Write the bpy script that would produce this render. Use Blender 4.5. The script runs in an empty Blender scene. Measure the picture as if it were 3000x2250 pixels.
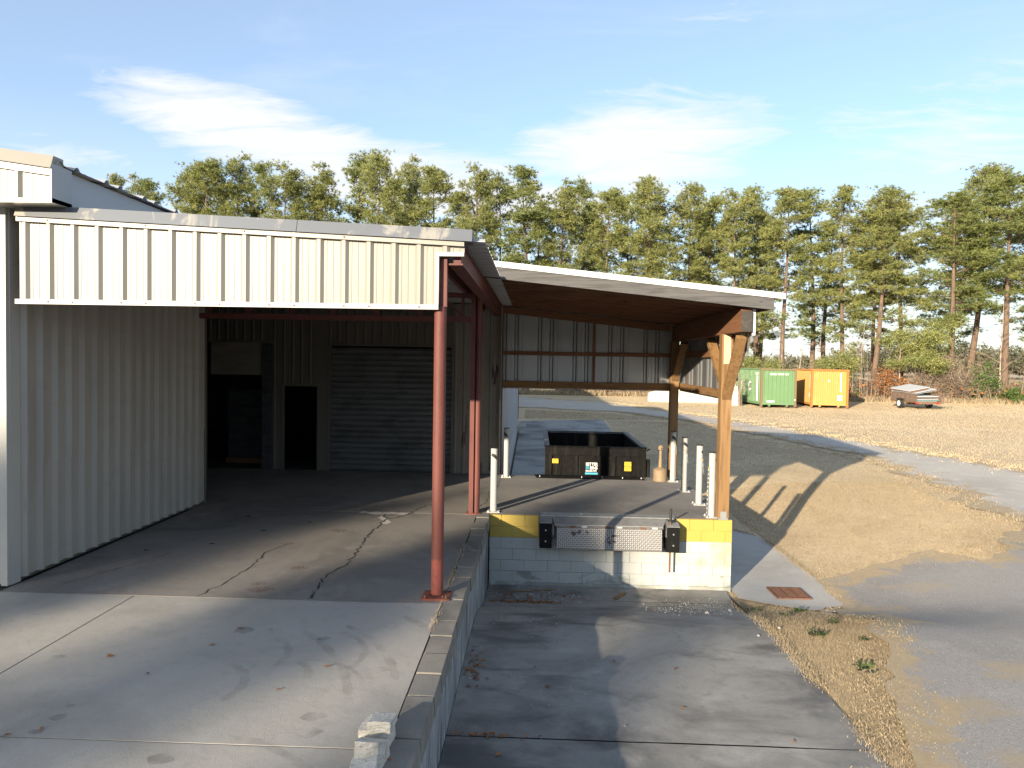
import bpy, bmesh, math, random
import numpy as np
from mathutils import Vector, Matrix
from mathutils.geometry import delaunay_2d_cdt
R = math.radians
C = bpy.context.scene.collection
sc = bpy.context.scene
random.seed(7)
rng = np.random.default_rng(11)

# ------------------------------------------------------------------ camera
cam = bpy.data.cameras.new('camera')
cam.sensor_fit = 'HORIZONTAL'; cam.sensor_width = 36.0
cam.lens = 36.0 * 2076.5 / 3000.0
cam.clip_start = 0.05; cam.clip_end = 3000
camo = bpy.data.objects.new('camera', cam); C.objects.link(camo)
yw, pt, rl = -0.0339, 0.0317, 0.0163
fw = Vector((math.sin(yw)*math.cos(pt), math.cos(yw)*math.cos(pt), -math.sin(pt)))
rt0 = Vector((math.cos(yw), -math.sin(yw), 0)); up0 = rt0.cross(fw)
rt = rt0*math.cos(rl) + up0*math.sin(rl); up = up0*math.cos(rl) - rt0*math.sin(rl)
mw = Matrix((rt, up, -fw)).transposed().to_4x4(); mw.translation = (0, 0, 3.765)
camo.matrix_world = mw
sc.camera = camo

# ------------------------------------------------------------------ sun, sky, exposure
SUN_EL = 13.5
sun_dir = Vector((-0.507, -0.862, 0)).normalized()              # towards the sun, on the map
SUN_AZ = math.atan2(sun_dir.x, sun_dir.y)                        # clockwise from +Y
sl = bpy.data.lights.new('sun', 'SUN'); sl.energy = 4.2; sl.angle = R(0.53); sl.color = (1.0, 0.86, 0.66)
so = bpy.data.objects.new('sun', sl); C.objects.link(so)
tosun = Vector((sun_dir.x*math.cos(R(SUN_EL)), sun_dir.y*math.cos(R(SUN_EL)), math.sin(R(SUN_EL))))
so.rotation_euler = (-tosun).to_track_quat('-Z', 'Y').to_euler(); so.location = tosun*60
w = bpy.data.worlds.new('World'); sc.world = w; w.use_nodes = True
SKY_STRENGTH = 0.11
sc.view_settings.view_transform = 'Standard'; sc.view_settings.look = 'None'
sc.view_settings.gamma = 1.0; sc.view_settings.use_curve_mapping = False
sc.view_settings.exposure = 1.45
sc.cycles.use_denoising = True
sc.cycles.max_bounces = 8; sc.cycles.diffuse_bounces = 3; sc.cycles.transparent_max_bounces = 8
sc.cycles.sample_clamp_indirect = 6

def build_world():
    nt = w.node_tree; N = nt.nodes; L = nt.links
    for n in list(N): N.remove(n)
    out = N.new('ShaderNodeOutputWorld'); bg = N.new('ShaderNodeBackground')
    sky = N.new('ShaderNodeTexSky'); sky.sky_type = 'NISHITA'; sky.sun_disc = False
    sky.sun_elevation = R(SUN_EL); sky.sun_rotation = SUN_AZ
    sky.altitude = 10; sky.air_density = 1.0; sky.dust_density = 0.6; sky.ozone_density = 3.0
    tc = N.new('ShaderNodeTexCoord'); sep = N.new('ShaderNodeSeparateXYZ'); L.new(tc.outputs['Generated'], sep.inputs[0])
    def m(op, a, b=None, c=None, clamp=False):
        n = N.new('ShaderNodeMath'); n.operation = op; n.use_clamp = clamp
        for i, v in enumerate((a, b, c)):
            if v is None: continue
            if isinstance(v, (int, float)): n.inputs[i].default_value = v
            else: L.new(v, n.inputs[i])
        return n.outputs[0]
    x, y, z = sep.outputs
    az = m('MULTIPLY', m('ARCTAN2', x, y), 57.2958)
    el = m('MULTIPLY', m('ARCSINE', z), 57.2958)
    # flat cloud deck seen in perspective
    den = m('ADD', m('MAXIMUM', z, 0.0), 0.12)
    px_ = m('DIVIDE', x, den); py_ = m('DIVIDE', y, den)
    def noise(sx, sy, rot, det, rough, off, dist=0.6):
        cmb = N.new('ShaderNodeCombineXYZ'); L.new(px_, cmb.inputs[0]); L.new(py_, cmb.inputs[1])
        mp = N.new('ShaderNodeMapping'); mp.inputs['Scale'].default_value = (sx, sy, 1)
        mp.inputs['Rotation'].default_value = (0, 0, R(rot)); mp.inputs['Location'].default_value = (off, off*.7, 0)
        L.new(cmb.outputs[0], mp.inputs[0])
        n = N.new('ShaderNodeTexNoise'); n.inputs['Scale'].default_value = 1.0; n.inputs['Detail'].default_value = det
        n.inputs['Roughness'].default_value = rough; n.inputs['Distortion'].default_value = dist
        L.new(mp.outputs[0], n.inputs['Vector']); return n.outputs['Fac']
    n1 = noise(0.9, 2.2, 24, 9, 0.62, 3.1)
    n2 = noise(3.0, 7.5, 30, 8, 0.66, 9.4, 1.0)
    def ell(a0, e0, ra, re, tilt):
        da = m('SUBTRACT', az, a0); de = m('SUBTRACT', m('SUBTRACT', el, e0), m('MULTIPLY', da, tilt))
        q = m('ADD', m('POWER', m('ABSOLUTE', m('DIVIDE', da, ra)), 2.0), m('POWER', m('ABSOLUTE', m('DIVIDE', de, re)), 2.0))
        return m('SUBTRACT', 1.0, q, None, True)
    bank = m('MAXIMUM', ell(-22.0, 16.4, 14.5, 3.5, -0.11), ell(8.5, 16.4, 13.5, 6.0, 0.02))
    bank = m('MAXIMUM', bank, m('MULTIPLY', ell(-36.0, 13.6, 8.0, 2.0, 0.0), 0.6))
    bank = m('MAXIMUM', bank, m('MULTIPLY', ell(16.0, 26.0, 13.0, 3.4, 0.25), 0.30))
    bank = m('MAXIMUM', bank, m('MULTIPLY', ell(-6.0, 13.2, 24.0, 4.0, -0.08), 0.92))
    bank = m('MAXIMUM', bank, m('MULTIPLY', ell(30.0, 9.0, 34.0, 15.0, 0.0), 0.55))
    bank = m('MAXIMUM', bank, m('MULTIPLY', ell(2.0, 3.0, 130.0, 13.0, 0.0), 0.62))
    tex = m('ADD', m('MULTIPLY', n1, 0.55), m('MULTIPLY', n2, 0.45))
    far = m('MULTIPLY', m('SUBTRACT', n1, 0.50), 1.3, None, True)                 # thin cirrus over the rest of the sky
    dens = m('ADD', m('MULTIPLY', bank, 1.35), m('MULTIPLY', m('SUBTRACT', tex, 0.555), 3.6))
    dens = m('MULTIPLY', dens, m('MULTIPLY', bank, 4.0, None, True))
    dens = m('MAXIMUM', m('MINIMUM', dens, 1.0), m('ADD', m('MULTIPLY', far, 0.6), 0.24), None, True)
    low = m('MULTIPLY', m('SUBTRACT', 1.0, m('DIVIDE', m('MAXIMUM', el, 0.0), 26.0), None, True), 0.72)      # whitish air low over the horizon
    dens = m('MAXIMUM', dens, low, None, True)
    mix = N.new('ShaderNodeMix'); mix.data_type = 'RGBA'
    L.new(dens, mix.inputs[0]); L.new(sky.outputs[0], mix.inputs[6])
    mix.inputs[7].default_value = (3.3, 3.4, 3.5, 1)
    L.new(mix.outputs[2], bg.inputs[0]); bg.inputs[1].default_value = SKY_STRENGTH
    L.new(bg.outputs[0], out.inputs[0])
build_world()

# ------------------------------------------------------------------ materials
def mat(name, col, layers=(), rough=0.85, metal=0.0, bump=(), spec=0.35, island=0.0, transl=0.0, coords='P', fringe=0):
    """layers: (scale, colour, lo, hi, amount[, detail, distortion]); bump: (scale, strength, distance)"""
    m = bpy.data.materials.new(name); m.use_nodes = True; nt = m.node_tree; N = nt.nodes; L = nt.links
    b = N['Principled BSDF']; b.inputs['Roughness'].default_value = rough; b.inputs['Metallic'].default_value = metal
    b.inputs['Specular IOR Level'].default_value = spec
    if coords == 'P': src = N.new('ShaderNodeNewGeometry').outputs['Position']
    else: src = N.new('ShaderNodeTexCoord').outputs['Object']
    def noise(scale, det=6, dist=0.0, k=0):
        s = scale if isinstance(scale, tuple) else (scale,)*3
        mp = N.new('ShaderNodeMapping'); mp.inputs['Scale'].default_value = s
        mp.inputs['Location'].default_value = (k*3.7+1.3, k*5.1, k*2.9)
        L.new(src, mp.inputs[0]); n = N.new('ShaderNodeTexNoise'); n.inputs['Scale'].default_value = 1
        n.inputs['Detail'].default_value = det; n.inputs['Roughness'].default_value = .6; n.inputs['Distortion'].default_value = dist
        L.new(mp.outputs[0], n.inputs['Vector']); return n.outputs['Fac']
    cur = None
    for i, l in enumerate(layers):
        sc_, c, lo, hi, amt = l[:5]; det = l[5] if len(l) > 5 else 6; dist = l[6] if len(l) > 6 else 0
        mr = N.new('ShaderNodeMapRange'); mr.interpolation_type = 'SMOOTHSTEP'
        L.new(noise(sc_, det, dist, i), mr.inputs[0]); mr.inputs[1].default_value = lo; mr.inputs[2].default_value = hi
        mr.inputs[4].default_value = amt
        mx = N.new('ShaderNodeMix'); mx.data_type = 'RGBA'; L.new(mr.outputs[0], mx.inputs[0])
        if cur is None: mx.inputs[6].default_value = (*col, 1)
        else: L.new(cur, mx.inputs[6])
        mx.inputs[7].default_value = (*c, 1); cur = mx.outputs[2]
    if fringe:      # dead grass and soil creeping in from the edge of the sheet
        at = N.new('ShaderNodeAttribute'); at.attribute_name = 'edge'
        ad = N.new('ShaderNodeMath'); ad.operation = 'MULTIPLY_ADD'; L.new(noise(1.7, 9, .6, 31), ad.inputs[0]); ad.inputs[1].default_value = 2.6; ad.inputs[2].default_value = -.9
        mu = N.new('ShaderNodeMath'); mu.operation = 'MULTIPLY'; L.new(ad.outputs[0], mu.inputs[0]); mu.inputs[1].default_value = fringe
        sb = N.new('ShaderNodeMath'); sb.operation = 'SUBTRACT'; L.new(mu.outputs[0], sb.inputs[0]); L.new(at.outputs['Fac'], sb.inputs[1])
        mr = N.new('ShaderNodeMapRange'); mr.interpolation_type = 'SMOOTHSTEP'; L.new(sb.outputs[0], mr.inputs[0]); mr.inputs[1].default_value = -.12; mr.inputs[2].default_value = .16
        gr = N.new('ShaderNodeMix'); gr.data_type = 'RGBA'; L.new(noise(9, 6, 0, 33), gr.inputs[0]); gr.inputs[6].default_value = (.46, .36, .23, 1); gr.inputs[7].default_value = (.30, .23, .14, 1)
        mx = N.new('ShaderNodeMix'); mx.data_type = 'RGBA'; L.new(mr.outputs[0], mx.inputs[0]); L.new(cur, mx.inputs[6]); L.new(gr.outputs[2], mx.inputs[7]); cur = mx.outputs[2]
    if island:
        hs = N.new('ShaderNodeHueSaturation')
        if cur is None: hs.inputs['Color'].default_value = (*col, 1)
        else: L.new(cur, hs.inputs['Color'])
        g = N.new('ShaderNodeNewGeometry'); mr = N.new('ShaderNodeMapRange'); L.new(g.outputs['Random Per Island'], mr.inputs[0])
        mr.inputs[3].default_value = 1-island; mr.inputs[4].default_value = 1+island
        L.new(mr.outputs[0], hs.inputs['Value']); cur = hs.outputs[0]
    if cur is None: b.inputs['Base Color'].default_value = (*col, 1)
    else: L.new(cur, b.inputs['Base Color'])
    nrm = None
    for i, (s, st, d) in enumerate(bump):
        bp = N.new('ShaderNodeBump'); bp.inputs['Strength'].default_value = st; bp.inputs['Distance'].default_value = d
        L.new(noise(s, 5, 0, 20+i), bp.inputs['Height'])
        if nrm is not None: L.new(nrm, bp.inputs['Normal'])
        nrm = bp.outputs[0]
    if nrm is not None: L.new(nrm, b.inputs['Normal'])
    if transl:
        t = N.new('ShaderNodeBsdfTranslucent'); ms = N.new('ShaderNodeMixShader'); ms.inputs[0].default_value = transl
        if cur is None: t.inputs[0].default_value = (*col, 1)
        else: L.new(cur, t.inputs[0])
        L.new(b.outputs[0], ms.inputs[1]); L.new(t.outputs[0], ms.inputs[2]); L.new(ms.outputs[0], N['Material Output'].inputs[0])
    return m
MT = {}
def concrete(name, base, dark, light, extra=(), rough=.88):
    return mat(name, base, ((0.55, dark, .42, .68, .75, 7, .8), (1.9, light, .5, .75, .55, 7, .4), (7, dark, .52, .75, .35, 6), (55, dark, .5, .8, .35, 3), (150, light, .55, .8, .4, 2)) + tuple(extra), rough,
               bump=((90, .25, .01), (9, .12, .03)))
MT['apron'] = concrete('apron concrete', (.335, .315, .28), (.235, .222, .198), (.395, .375, .335))
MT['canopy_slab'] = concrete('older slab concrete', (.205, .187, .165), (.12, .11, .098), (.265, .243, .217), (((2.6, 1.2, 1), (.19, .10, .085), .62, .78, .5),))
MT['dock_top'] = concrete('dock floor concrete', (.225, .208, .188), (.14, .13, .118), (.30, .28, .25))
MT['pit'] = concrete('truck pit concrete', (.265, .255, .232), (.115, .111, .103), (.37, .355, .32), (((.5, .9, 1), (.068, .066, .063), .49, .68, .75, 7, 1.0), ((9, 9, 1), (.07, .05, .035), .66, .8, .5)))
MT['strip'] = concrete('drain strip concrete', (.43, .41, .37), (.33, .30, .26), (.5, .48, .44), (((1.2, 1.6, 1), (.30, .22, .15), .6, .8, .5),))
MT['ramp'] = concrete('rear ramp concrete', (.33, .33, .31), (.15, .15, .15), (.36, .37, .37), (((.35, .6, 1), (.09, .095, .10), .48, .66, .7, 6, .6),))
MT['far_wall'] = concrete('far wall concrete', (.52, .49, .43), (.40, .37, .32), (.58, .55, .49))
MT['cap'] = concrete('weathered block', (.205, .19, .165), (.085, .08, .072), (.31, .29, .255))
MT['rubble'] = mat('broken concrete', (.55, .515, .445), ((9, (.38, .35, .29), .48, .68, .8), (45, (.27, .245, .205), .56, .70, .75), (130, (.7, .68, .62), .55, .8, .5)), .92, bump=((60, .6, .02), (14, .4, .05)))
MT['stucco'] = mat('streaked stucco', (.24, .25, .255), (((5, 7, .8), (.06, .063, .068), .48, .66, .9, 8, .5), ((16, 24, 1.6), (.50, .52, .53), .52, .66, .9, 6, .3), ((.9, 1.4, .8), (.03, .03, .032), .5, .7, .7)), .9, bump=((30, .4, .02),))
MT['block_white'] = mat('white painted block', (.40, .41, .39), ((1.3, (.37, .35, .20), .5, .70, .8, 6), (4, (.45, .46, .44), .5, .8, .6), ((7, 7, 2), (.24, .24, .21), .64, .8, .6), (60, (.45, .46, .43), .6, .85, .35)), .7, bump=((70, .35, .01), (14, .15, .02)))
MT['block_grime'] = mat('grimy foot of painted block', (.30, .30, .26), ((2.2, (.52, .53, .50), .48, .6, .9, 7), (9, (.16, .155, .14), .5, .75, .6)), .85, bump=((60, .4, .01),))
MT['block_foot'] = mat('stained lower painted block', (.40, .41, .385), (((1.6, 1.6, 3.2), (.20, .20, .175), .50, .62, .85, 8, .6), (9, (.30, .30, .26), .52, .7, .6), (60, (.40, .41, .38), .6, .85, .35)), .75, bump=((70, .35, .01),))
MT['mortar'] = mat('grey mortar joint', (.31, .31, .285), ((20, (.34, .34, .32), .5, .7, .7),), .9)
MT['block_yellow'] = mat('yellow painted block', (.42, .305, .065), ((1.8, (.36, .26, .06), .5, .75, .7), (6, (.46, .35, .10), .5, .8, .5), ((16, 16, 6), (.30, .24, .10), .70, .82, .6)), .6, bump=((70, .3, .01),))
MT['cream'] = mat('cream painted steel', (.255, .24, .205), (((1.2, 1.2, .7), (.225, .21, .172), .5, .75, .5), ((30, 30, 1.5), (.19, .17, .135), .62, .85, .4)), .42, spec=.5, bump=((2.5, .10, .03),))
MT['white_steel'] = mat('white painted steel', (.39, .38, .35), (((1.5, 1.5, 1.5), (.34, .33, .295), .5, .75, .5), (20, (.27, .24, .19), .7, .82, .4)), .42, spec=.5)
MT['cream_shaded'] = mat('cream siding with bay shade', (.115, .104, .088), (((2, 2, .6), (.085, .076, .063), .45, .72, .7), ((9, 9, 1.2), (.06, .053, .043), .60, .78, .5), (40, (.3, .27, .22), .6, .8, .3)), .55, bump=((8, .04, .02),))  # deep bay shade put into the siding colour
MT['bay_wall_lit'] = mat('grey beige bay siding with opening light', (.33, .31, .275), (((2, 2, .5), (.26, .24, .21), .45, .72, .7), ((9, 9, 1.2), (.19, .17, .14), .62, .80, .5), ((1, 1, 5), (.24, .215, .18), .55, .75, .4)), .5, bump=((3, .06, .03),))  # lighter siding copy; light from the bay opening put into its colour
MT['peeling'] = mat('peeling siding', (.22, .20, .17), (((6, 6, 1.4), (.03, .027, .024), .61, .65, .9, 5, .5), ((2, 2, .6), (.16, .14, .12), .45, .72, .7)), .65)
MT['white_siding'] = mat('white siding', (.36, .375, .39), (((2, 1.2, .5), (.30, .31, .32), .5, .75, .7), ((8, 8, 2), (.30, .30, .31), .66, .75, .6)), .5)
MT['galvalume'] = mat('bare galvanised siding', (.34, .345, .35), (((2, 2, .5), (.25, .255, .26), .45, .75, .7),), .42, .8)
MT['grey_siding'] = mat('bluish gable siding', (.40, .42, .44), (((1, 1, 2.4), (.42, .43, .45), .5, .75, .6),), .5)
MT['galv'] = mat('galvanised trim', (.155, .165, .178), (((2.6, 2.6, 1.2), (.36, .335, .285), .52, .62, .85, 8, .5), ((2, 2, 3), (.12, .13, .14), .55, .75, .5)), .38, .35, spec=.5)
MT['roof'] = mat('galvanised roof sheet', (.46, .47, .48), ((1.5, (.36, .37, .38), .45, .75, .6),), .4, .4)
MT['roof_white'] = mat('white roof edge', (.62, .62, .61), ((3, (.70, .70, .68), .5, .8, .5),), .4)
MT['roof_under'] = mat('dull roof underside', (.12, .117, .11), ((3, (.13, .125, .12), .45, .75, .6),), .6)
MT['red'] = mat('red oxide paint', (.135, .043, .033), (((4, 4, 1.5), (.088, .029, .024), .45, .7, .8), (30, (.24, .085, .065), .6, .8, .4), ((12, 12, 5), (.055, .03, .025), .66, .74, .55)), .6, bump=((50, .12, .01),))
MT['red_rust'] = mat('rusty foot of red column', (.21, .055, .04), (((9, 9, 4), (.06, .032, .025), .45, .65, .9), (40, (.36, .12, .07), .6, .75, .6)), .75, bump=((50, .3, .01),))
MT['slat'] = mat('roller door slat', (.105, .108, .108), (((1.2, 1, 2.5), (.055, .057, .058), .42, .7, .85, 7, .5), ((5, 5, 30), (.18, .19, .20), .58, .8, .35)), .5, .1)
MT['shutter'] = mat('cream shutter', (.20, .18, .155), (((2, 2, 5), (.14, .125, .105), .45, .7, .7),), .6)
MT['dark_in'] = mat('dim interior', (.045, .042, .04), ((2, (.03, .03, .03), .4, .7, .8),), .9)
MT['goods'] = mat('dim stacked goods', (.05, .052, .056), (((3, 3, 9), (.03, .034, .042), .45, .6, .9),), .8)
def wood(nm, base, dark, light, ax):
    s = [22, 22, 22]; s[ax] = 1.3; s2 = [60, 60, 60]; s2[ax] = 2.5; s3 = [2.2]*3; s3[ax] = .6; s4 = [7]*3; s4[ax] = 5
    return mat(nm, base, ((tuple(s3), light, .45, .7, .6), (tuple(s), dark, .46, .66, .75, 5, .6), (tuple(s2), dark, .55, .75, .4, 3), (tuple(s4), tuple(.45*c for c in dark), .71, .76, .8, 2)), .7, bump=((tuple(s2), .25, .005),))
for ax, k in ((0, 'x'), (1, 'y'), (2, 'z')):
    MT['pine_'+k] = wood('treated pine '+k, (.225, .128, .052), (.13, .068, .027), (.29, .178, .082), ax)
    MT['brown_'+k] = wood('brown timber '+k, (.185, .085, .04), (.115, .052, .026), (.24, .12, .06), ax)
    MT['grey_'+k] = wood('weathered grey timber '+k, (.095, .091, .088), (.045, .043, .042), (.14, .134, .128), ax)
MT['end_grain'] = mat('blackened end grain', (.05, .045, .04), ((20, (.10, .09, .08), .5, .7, .7),), .85, bump=((50, .3, .01),))
MT['new_pine'] = wood('fresh pine', (.66, .50, .30), (.56, .40, .22), (.70, .56, .36), 2)
MT['black_rubber'] = mat('black rubber', (.009, .009, .009), ((12, (.018, .017, .016), .5, .75, .7),), .85, spec=.12, bump=((40, .15, .01),))
MT['black_paint'] = mat('black paint', (.02, .02, .02), ((8, (.04, .04, .04), .5, .7, .5),), .6)
MT['steel'] = mat('worn steel', (.36, .36, .35), ((8, (.26, .25, .24), .45, .7, .7), (28, (.14, .07, .04), .66, .76, .7)), .45, .5)
MT['tread'] = mat('worn white tread plate', (.50, .50, .48), ((3, (.38, .38, .37), .45, .7, .6), (6.5, (.075, .05, .045), .62, .645, .95, 4, .4)), .5, .25)
MT['tread_dark'] = mat('darker plate between the tread', (.16, .152, .145), ((3, (.20, .195, .185), .45, .7, .6), (6.5, (.05, .035, .03), .62, .645, .95, 4, .4)), .6, .2)  # darker than the raised tread so the pattern shows
MT['rust'] = mat('rusty iron', (.155, .075, .045), ((14, (.085, .045, .03), .45, .7, .8), (60, (.24, .12, .065), .55, .8, .5)), .85, bump=((60, .3, .01),))
MT['bolt'] = mat('bright bolt', (.6, .6, .6), (), .35, .8)
MT['bollard'] = mat('white bollard paint', (.40, .39, .365), (((6, 6, 3), (.35, .335, .30), .5, .75, .6), ((25, 25, 9), (.5, .46, .38), .70, .78, .5)), .4, spec=.5)
MT['tan'] = mat('tan plastic', (.25, .18, .11), ((6, (.20, .14, .085), .45, .7, .6),), .6)
MT['brass'] = mat('yellowed hook', (.55, .40, .16), (), .4, .5)
MT['chain'] = mat('zinc chain', (.45, .44, .42), (), .4, .7)
MT['dump'] = mat('black dumpster paint', (.007, .0068, .0065), (((9, 9, .7), (.028, .026, .022), .50, .68, .6, 7, .3), (14, (.022, .018, .015), .5, .75, .6), ((30, 30, 3), (.09, .08, .068), .68, .8, .3)), .8, spec=.12, bump=((8, .06, .03),))
MT['dump_rim'] = mat('scuffed dumpster rim', (.10, .10, .10), ((7, (.22, .22, .22), .45, .7, .7), (20, (.12, .07, .04), .6, .75, .6)), .55, .2)
MT['dump_in'] = mat('dumpster inside', (.025, .026, .03), ((5, (.04, .036, .035), .5, .7, .6),), .7)
MT['sticker_y'] = mat('yellow sticker', (.72, .46, .04), ((25, (.55, .36, .06), .6, .8, .5),), .5)
MT['print_black'] = mat('black print', (.02, .02, .02), (), .6)
MT['print_red'] = mat('red print', (.45, .04, .03), (), .6)
MT['print_white'] = mat('white print', (.74, .73, .70), ((20, (.6, .58, .54), .62, .8, .6),), .5)
MT['print_blue'] = mat('pale blue print', (.08, .36, .50), (), .5)
MT['green'] = mat('green container paint', (.125, .22, .105), (((2, 2, 1.2), (.16, .26, .135), .5, .75, .6), ((18, 18, 5), (.10, .07, .04), .68, .78, .6)), .5, coords='O')
MT['green_rust'] = mat('rusted green post', (.18, .12, .065), ((6, (.07, .17, .06), .5, .65, .9), (22, (.22, .10, .05), .55, .75, .6)), .7, coords='O')
MT['orange'] = mat('orange container paint', (.50, .25, .07), (((2, 2, 1.2), (.55, .30, .11), .5, .75, .6), ((10, 10, 3), (.26, .095, .025), .64, .76, .75)), .55, coords='O')
MT['orange_rust'] = mat('rusted orange post', (.36, .125, .028), ((7, (.48, .18, .03), .5, .7, .8), (22, (.17, .07, .03), .6, .75, .6)), .7, coords='O')
MT['sheet_white'] = mat('white sheet metal', (.66, .67, .68), ((4, (.50, .51, .53), .5, .75, .6),), .4, .2)
MT['sheet_grey'] = mat('grey sheet metal', (.40, .42, .43), ((4, (.30, .31, .33), .5, .75, .6),), .4, .3)
MT['sheet_teal'] = mat('pale teal sheet metal', (.30, .47, .43), ((4, (.22, .36, .33), .5, .75, .6),), .45, .1)
MT['sheet_rust'] = mat('rust brown sheet metal', (.26, .13, .08), ((6, (.38, .26, .2), .5, .75, .6),), .7)
MT['trailer_rust'] = mat('dull brown trailer steel', (.15, .105, .08), ((6, (.22, .15, .11), .45, .7, .8), (25, (.08, .055, .045), .55, .8, .5)), .85)
MT['lens_red'] = mat('red lamp lens', (.55, .03, .02), (), .3)
MT['bark'] = mat('pine bark', (.155, .105, .075), (((9, 9, 1.6), (.055, .04, .032), .48, .64, .8), ((5, 5, .8), (.24, .155, .10), .52, .75, .6)), .95, bump=((((14, 14, 3)), .5, .04),), coords='O')
MT['needle'] = mat('pine needles', (.265, .28, .092), ((.55, (.375, .37, .125), .48, .68, .9, 3), (1.6, (.13, .165, .058), .50, .68, .8, 3)), .6, island=.35, transl=.32, coords='O')
MT['needle_dark'] = mat('darker pine needles', (.22, .25, .08), ((.55, (.32, .325, .105), .48, .68, .9, 3), (1.6, (.11, .155, .05), .50, .68, .8, 3)), .6, island=.35, transl=.3, coords='O')
MT['twig'] = mat('grey brown twigs', (.20, .155, .115), ((1.2, (.28, .21, .14), .45, .7, .8),), .9, island=.45)
MT['pale_bark'] = mat('pale sapling bark', (.36, .30, .24), ((3, (.25, .2, .15), .45, .7, .7),), .9, coords='O')
MT['leaf_brown'] = mat('brown dead leaves', (.30, .13, .045), ((3, (.20, .10, .04), .45, .7, .7),), .8, island=.4, transl=.2)
MT['leaf_green'] = mat('broad green leaves', (.09, .15, .035), ((3, (.06, .10, .025), .45, .7, .7),), .5, island=.4, transl=.3)
MT['far_leaf'] = mat('far woodland', (.085, .088, .052), ((.05, (.12, .105, .065), .45, .7, .9, 3), (.2, (.055, .062, .038), .5, .7, .7, 3)), .9, island=.3)
MT['lawn'] = mat('dormant lawn', (.54, .42, .26), ((.12, (.62, .50, .33), .45, .65, .8, 5), (.45, (.43, .335, .205), .48, .68, .7, 6), (2.2, (.40, .31, .195), .5, .72, .6, 6), (9, (.33, .25, .15), .52, .72, .5, 5), (40, (.42, .32, .19), .55, .75, .5, 4), ((1.1, 1.1, 1), (.13, .14, .05), .66, .76, .4, 5)), .95, bump=((60, .6, .02), (5, .3, .08)))
MT['blade'] = mat('dry grass blades', (.38, .30, .19), ((.5, (.29, .22, .135), .45, .7, .7), (2.5, (.44, .355, .235), .5, .72, .7)), .9, island=.22, transl=.2)
MT['blade_far'] = mat('pale dry grass', (.57, .445, .275), ((.3, (.48, .365, .21), .45, .7, .7), (2.5, (.62, .52, .36), .5, .72, .7)), .9, island=.07, transl=.2)
MT['weed'] = mat('green weed', (.075, .115, .032), ((5, (.12, .14, .05), .45, .7, .7),), .7, island=.4, transl=.25)
MT['road'] = mat('pale gravel road', (.47, .43, .37), ((.35, (.37, .335, .29), .45, .68, .8, 6), (2.5, (.55, .51, .44), .5, .72, .6), (22, (.20, .19, .18), .52, .75, .5), (90, (.40, .385, .36), .55, .8, .6, 3), (.8, (.40, .32, .21), .55, .70, .6)), .95, bump=((80, .5, .01),), fringe=1.3)
MT['asphalt'] = mat('worn asphalt', (.30, .28, .255), ((.4, (.235, .22, .20), .45, .68, .8, 6), (2, (.36, .335, .305), .5, .75, .6), (45, (.15, .14, .13), .50, .70, .6, 3), (70, (.58, .55, .50), .62, .70, .8, 2), ((.9, 1.3, 1), (.35, .28, .185), .54, .66, .7, 8)), .92, bump=((100, .6, .01),), fringe=.8)
MT['gravel'] = mat('loose gravel', (.32, .31, .29), ((8, (.2, .19, .18), .45, .7, .8),), .95, island=.4)
MT['crack'] = mat('dark crack filler', (.035, .033, .031), (), .95)
MT['patch'] = mat('spalled pale concrete', (.45, .43, .39), ((30, (.3, .28, .25), .5, .7, .6),), .95)
MT['tyre'] = mat('tyre rubber', (.025, .025, .025), (), .8)

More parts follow.
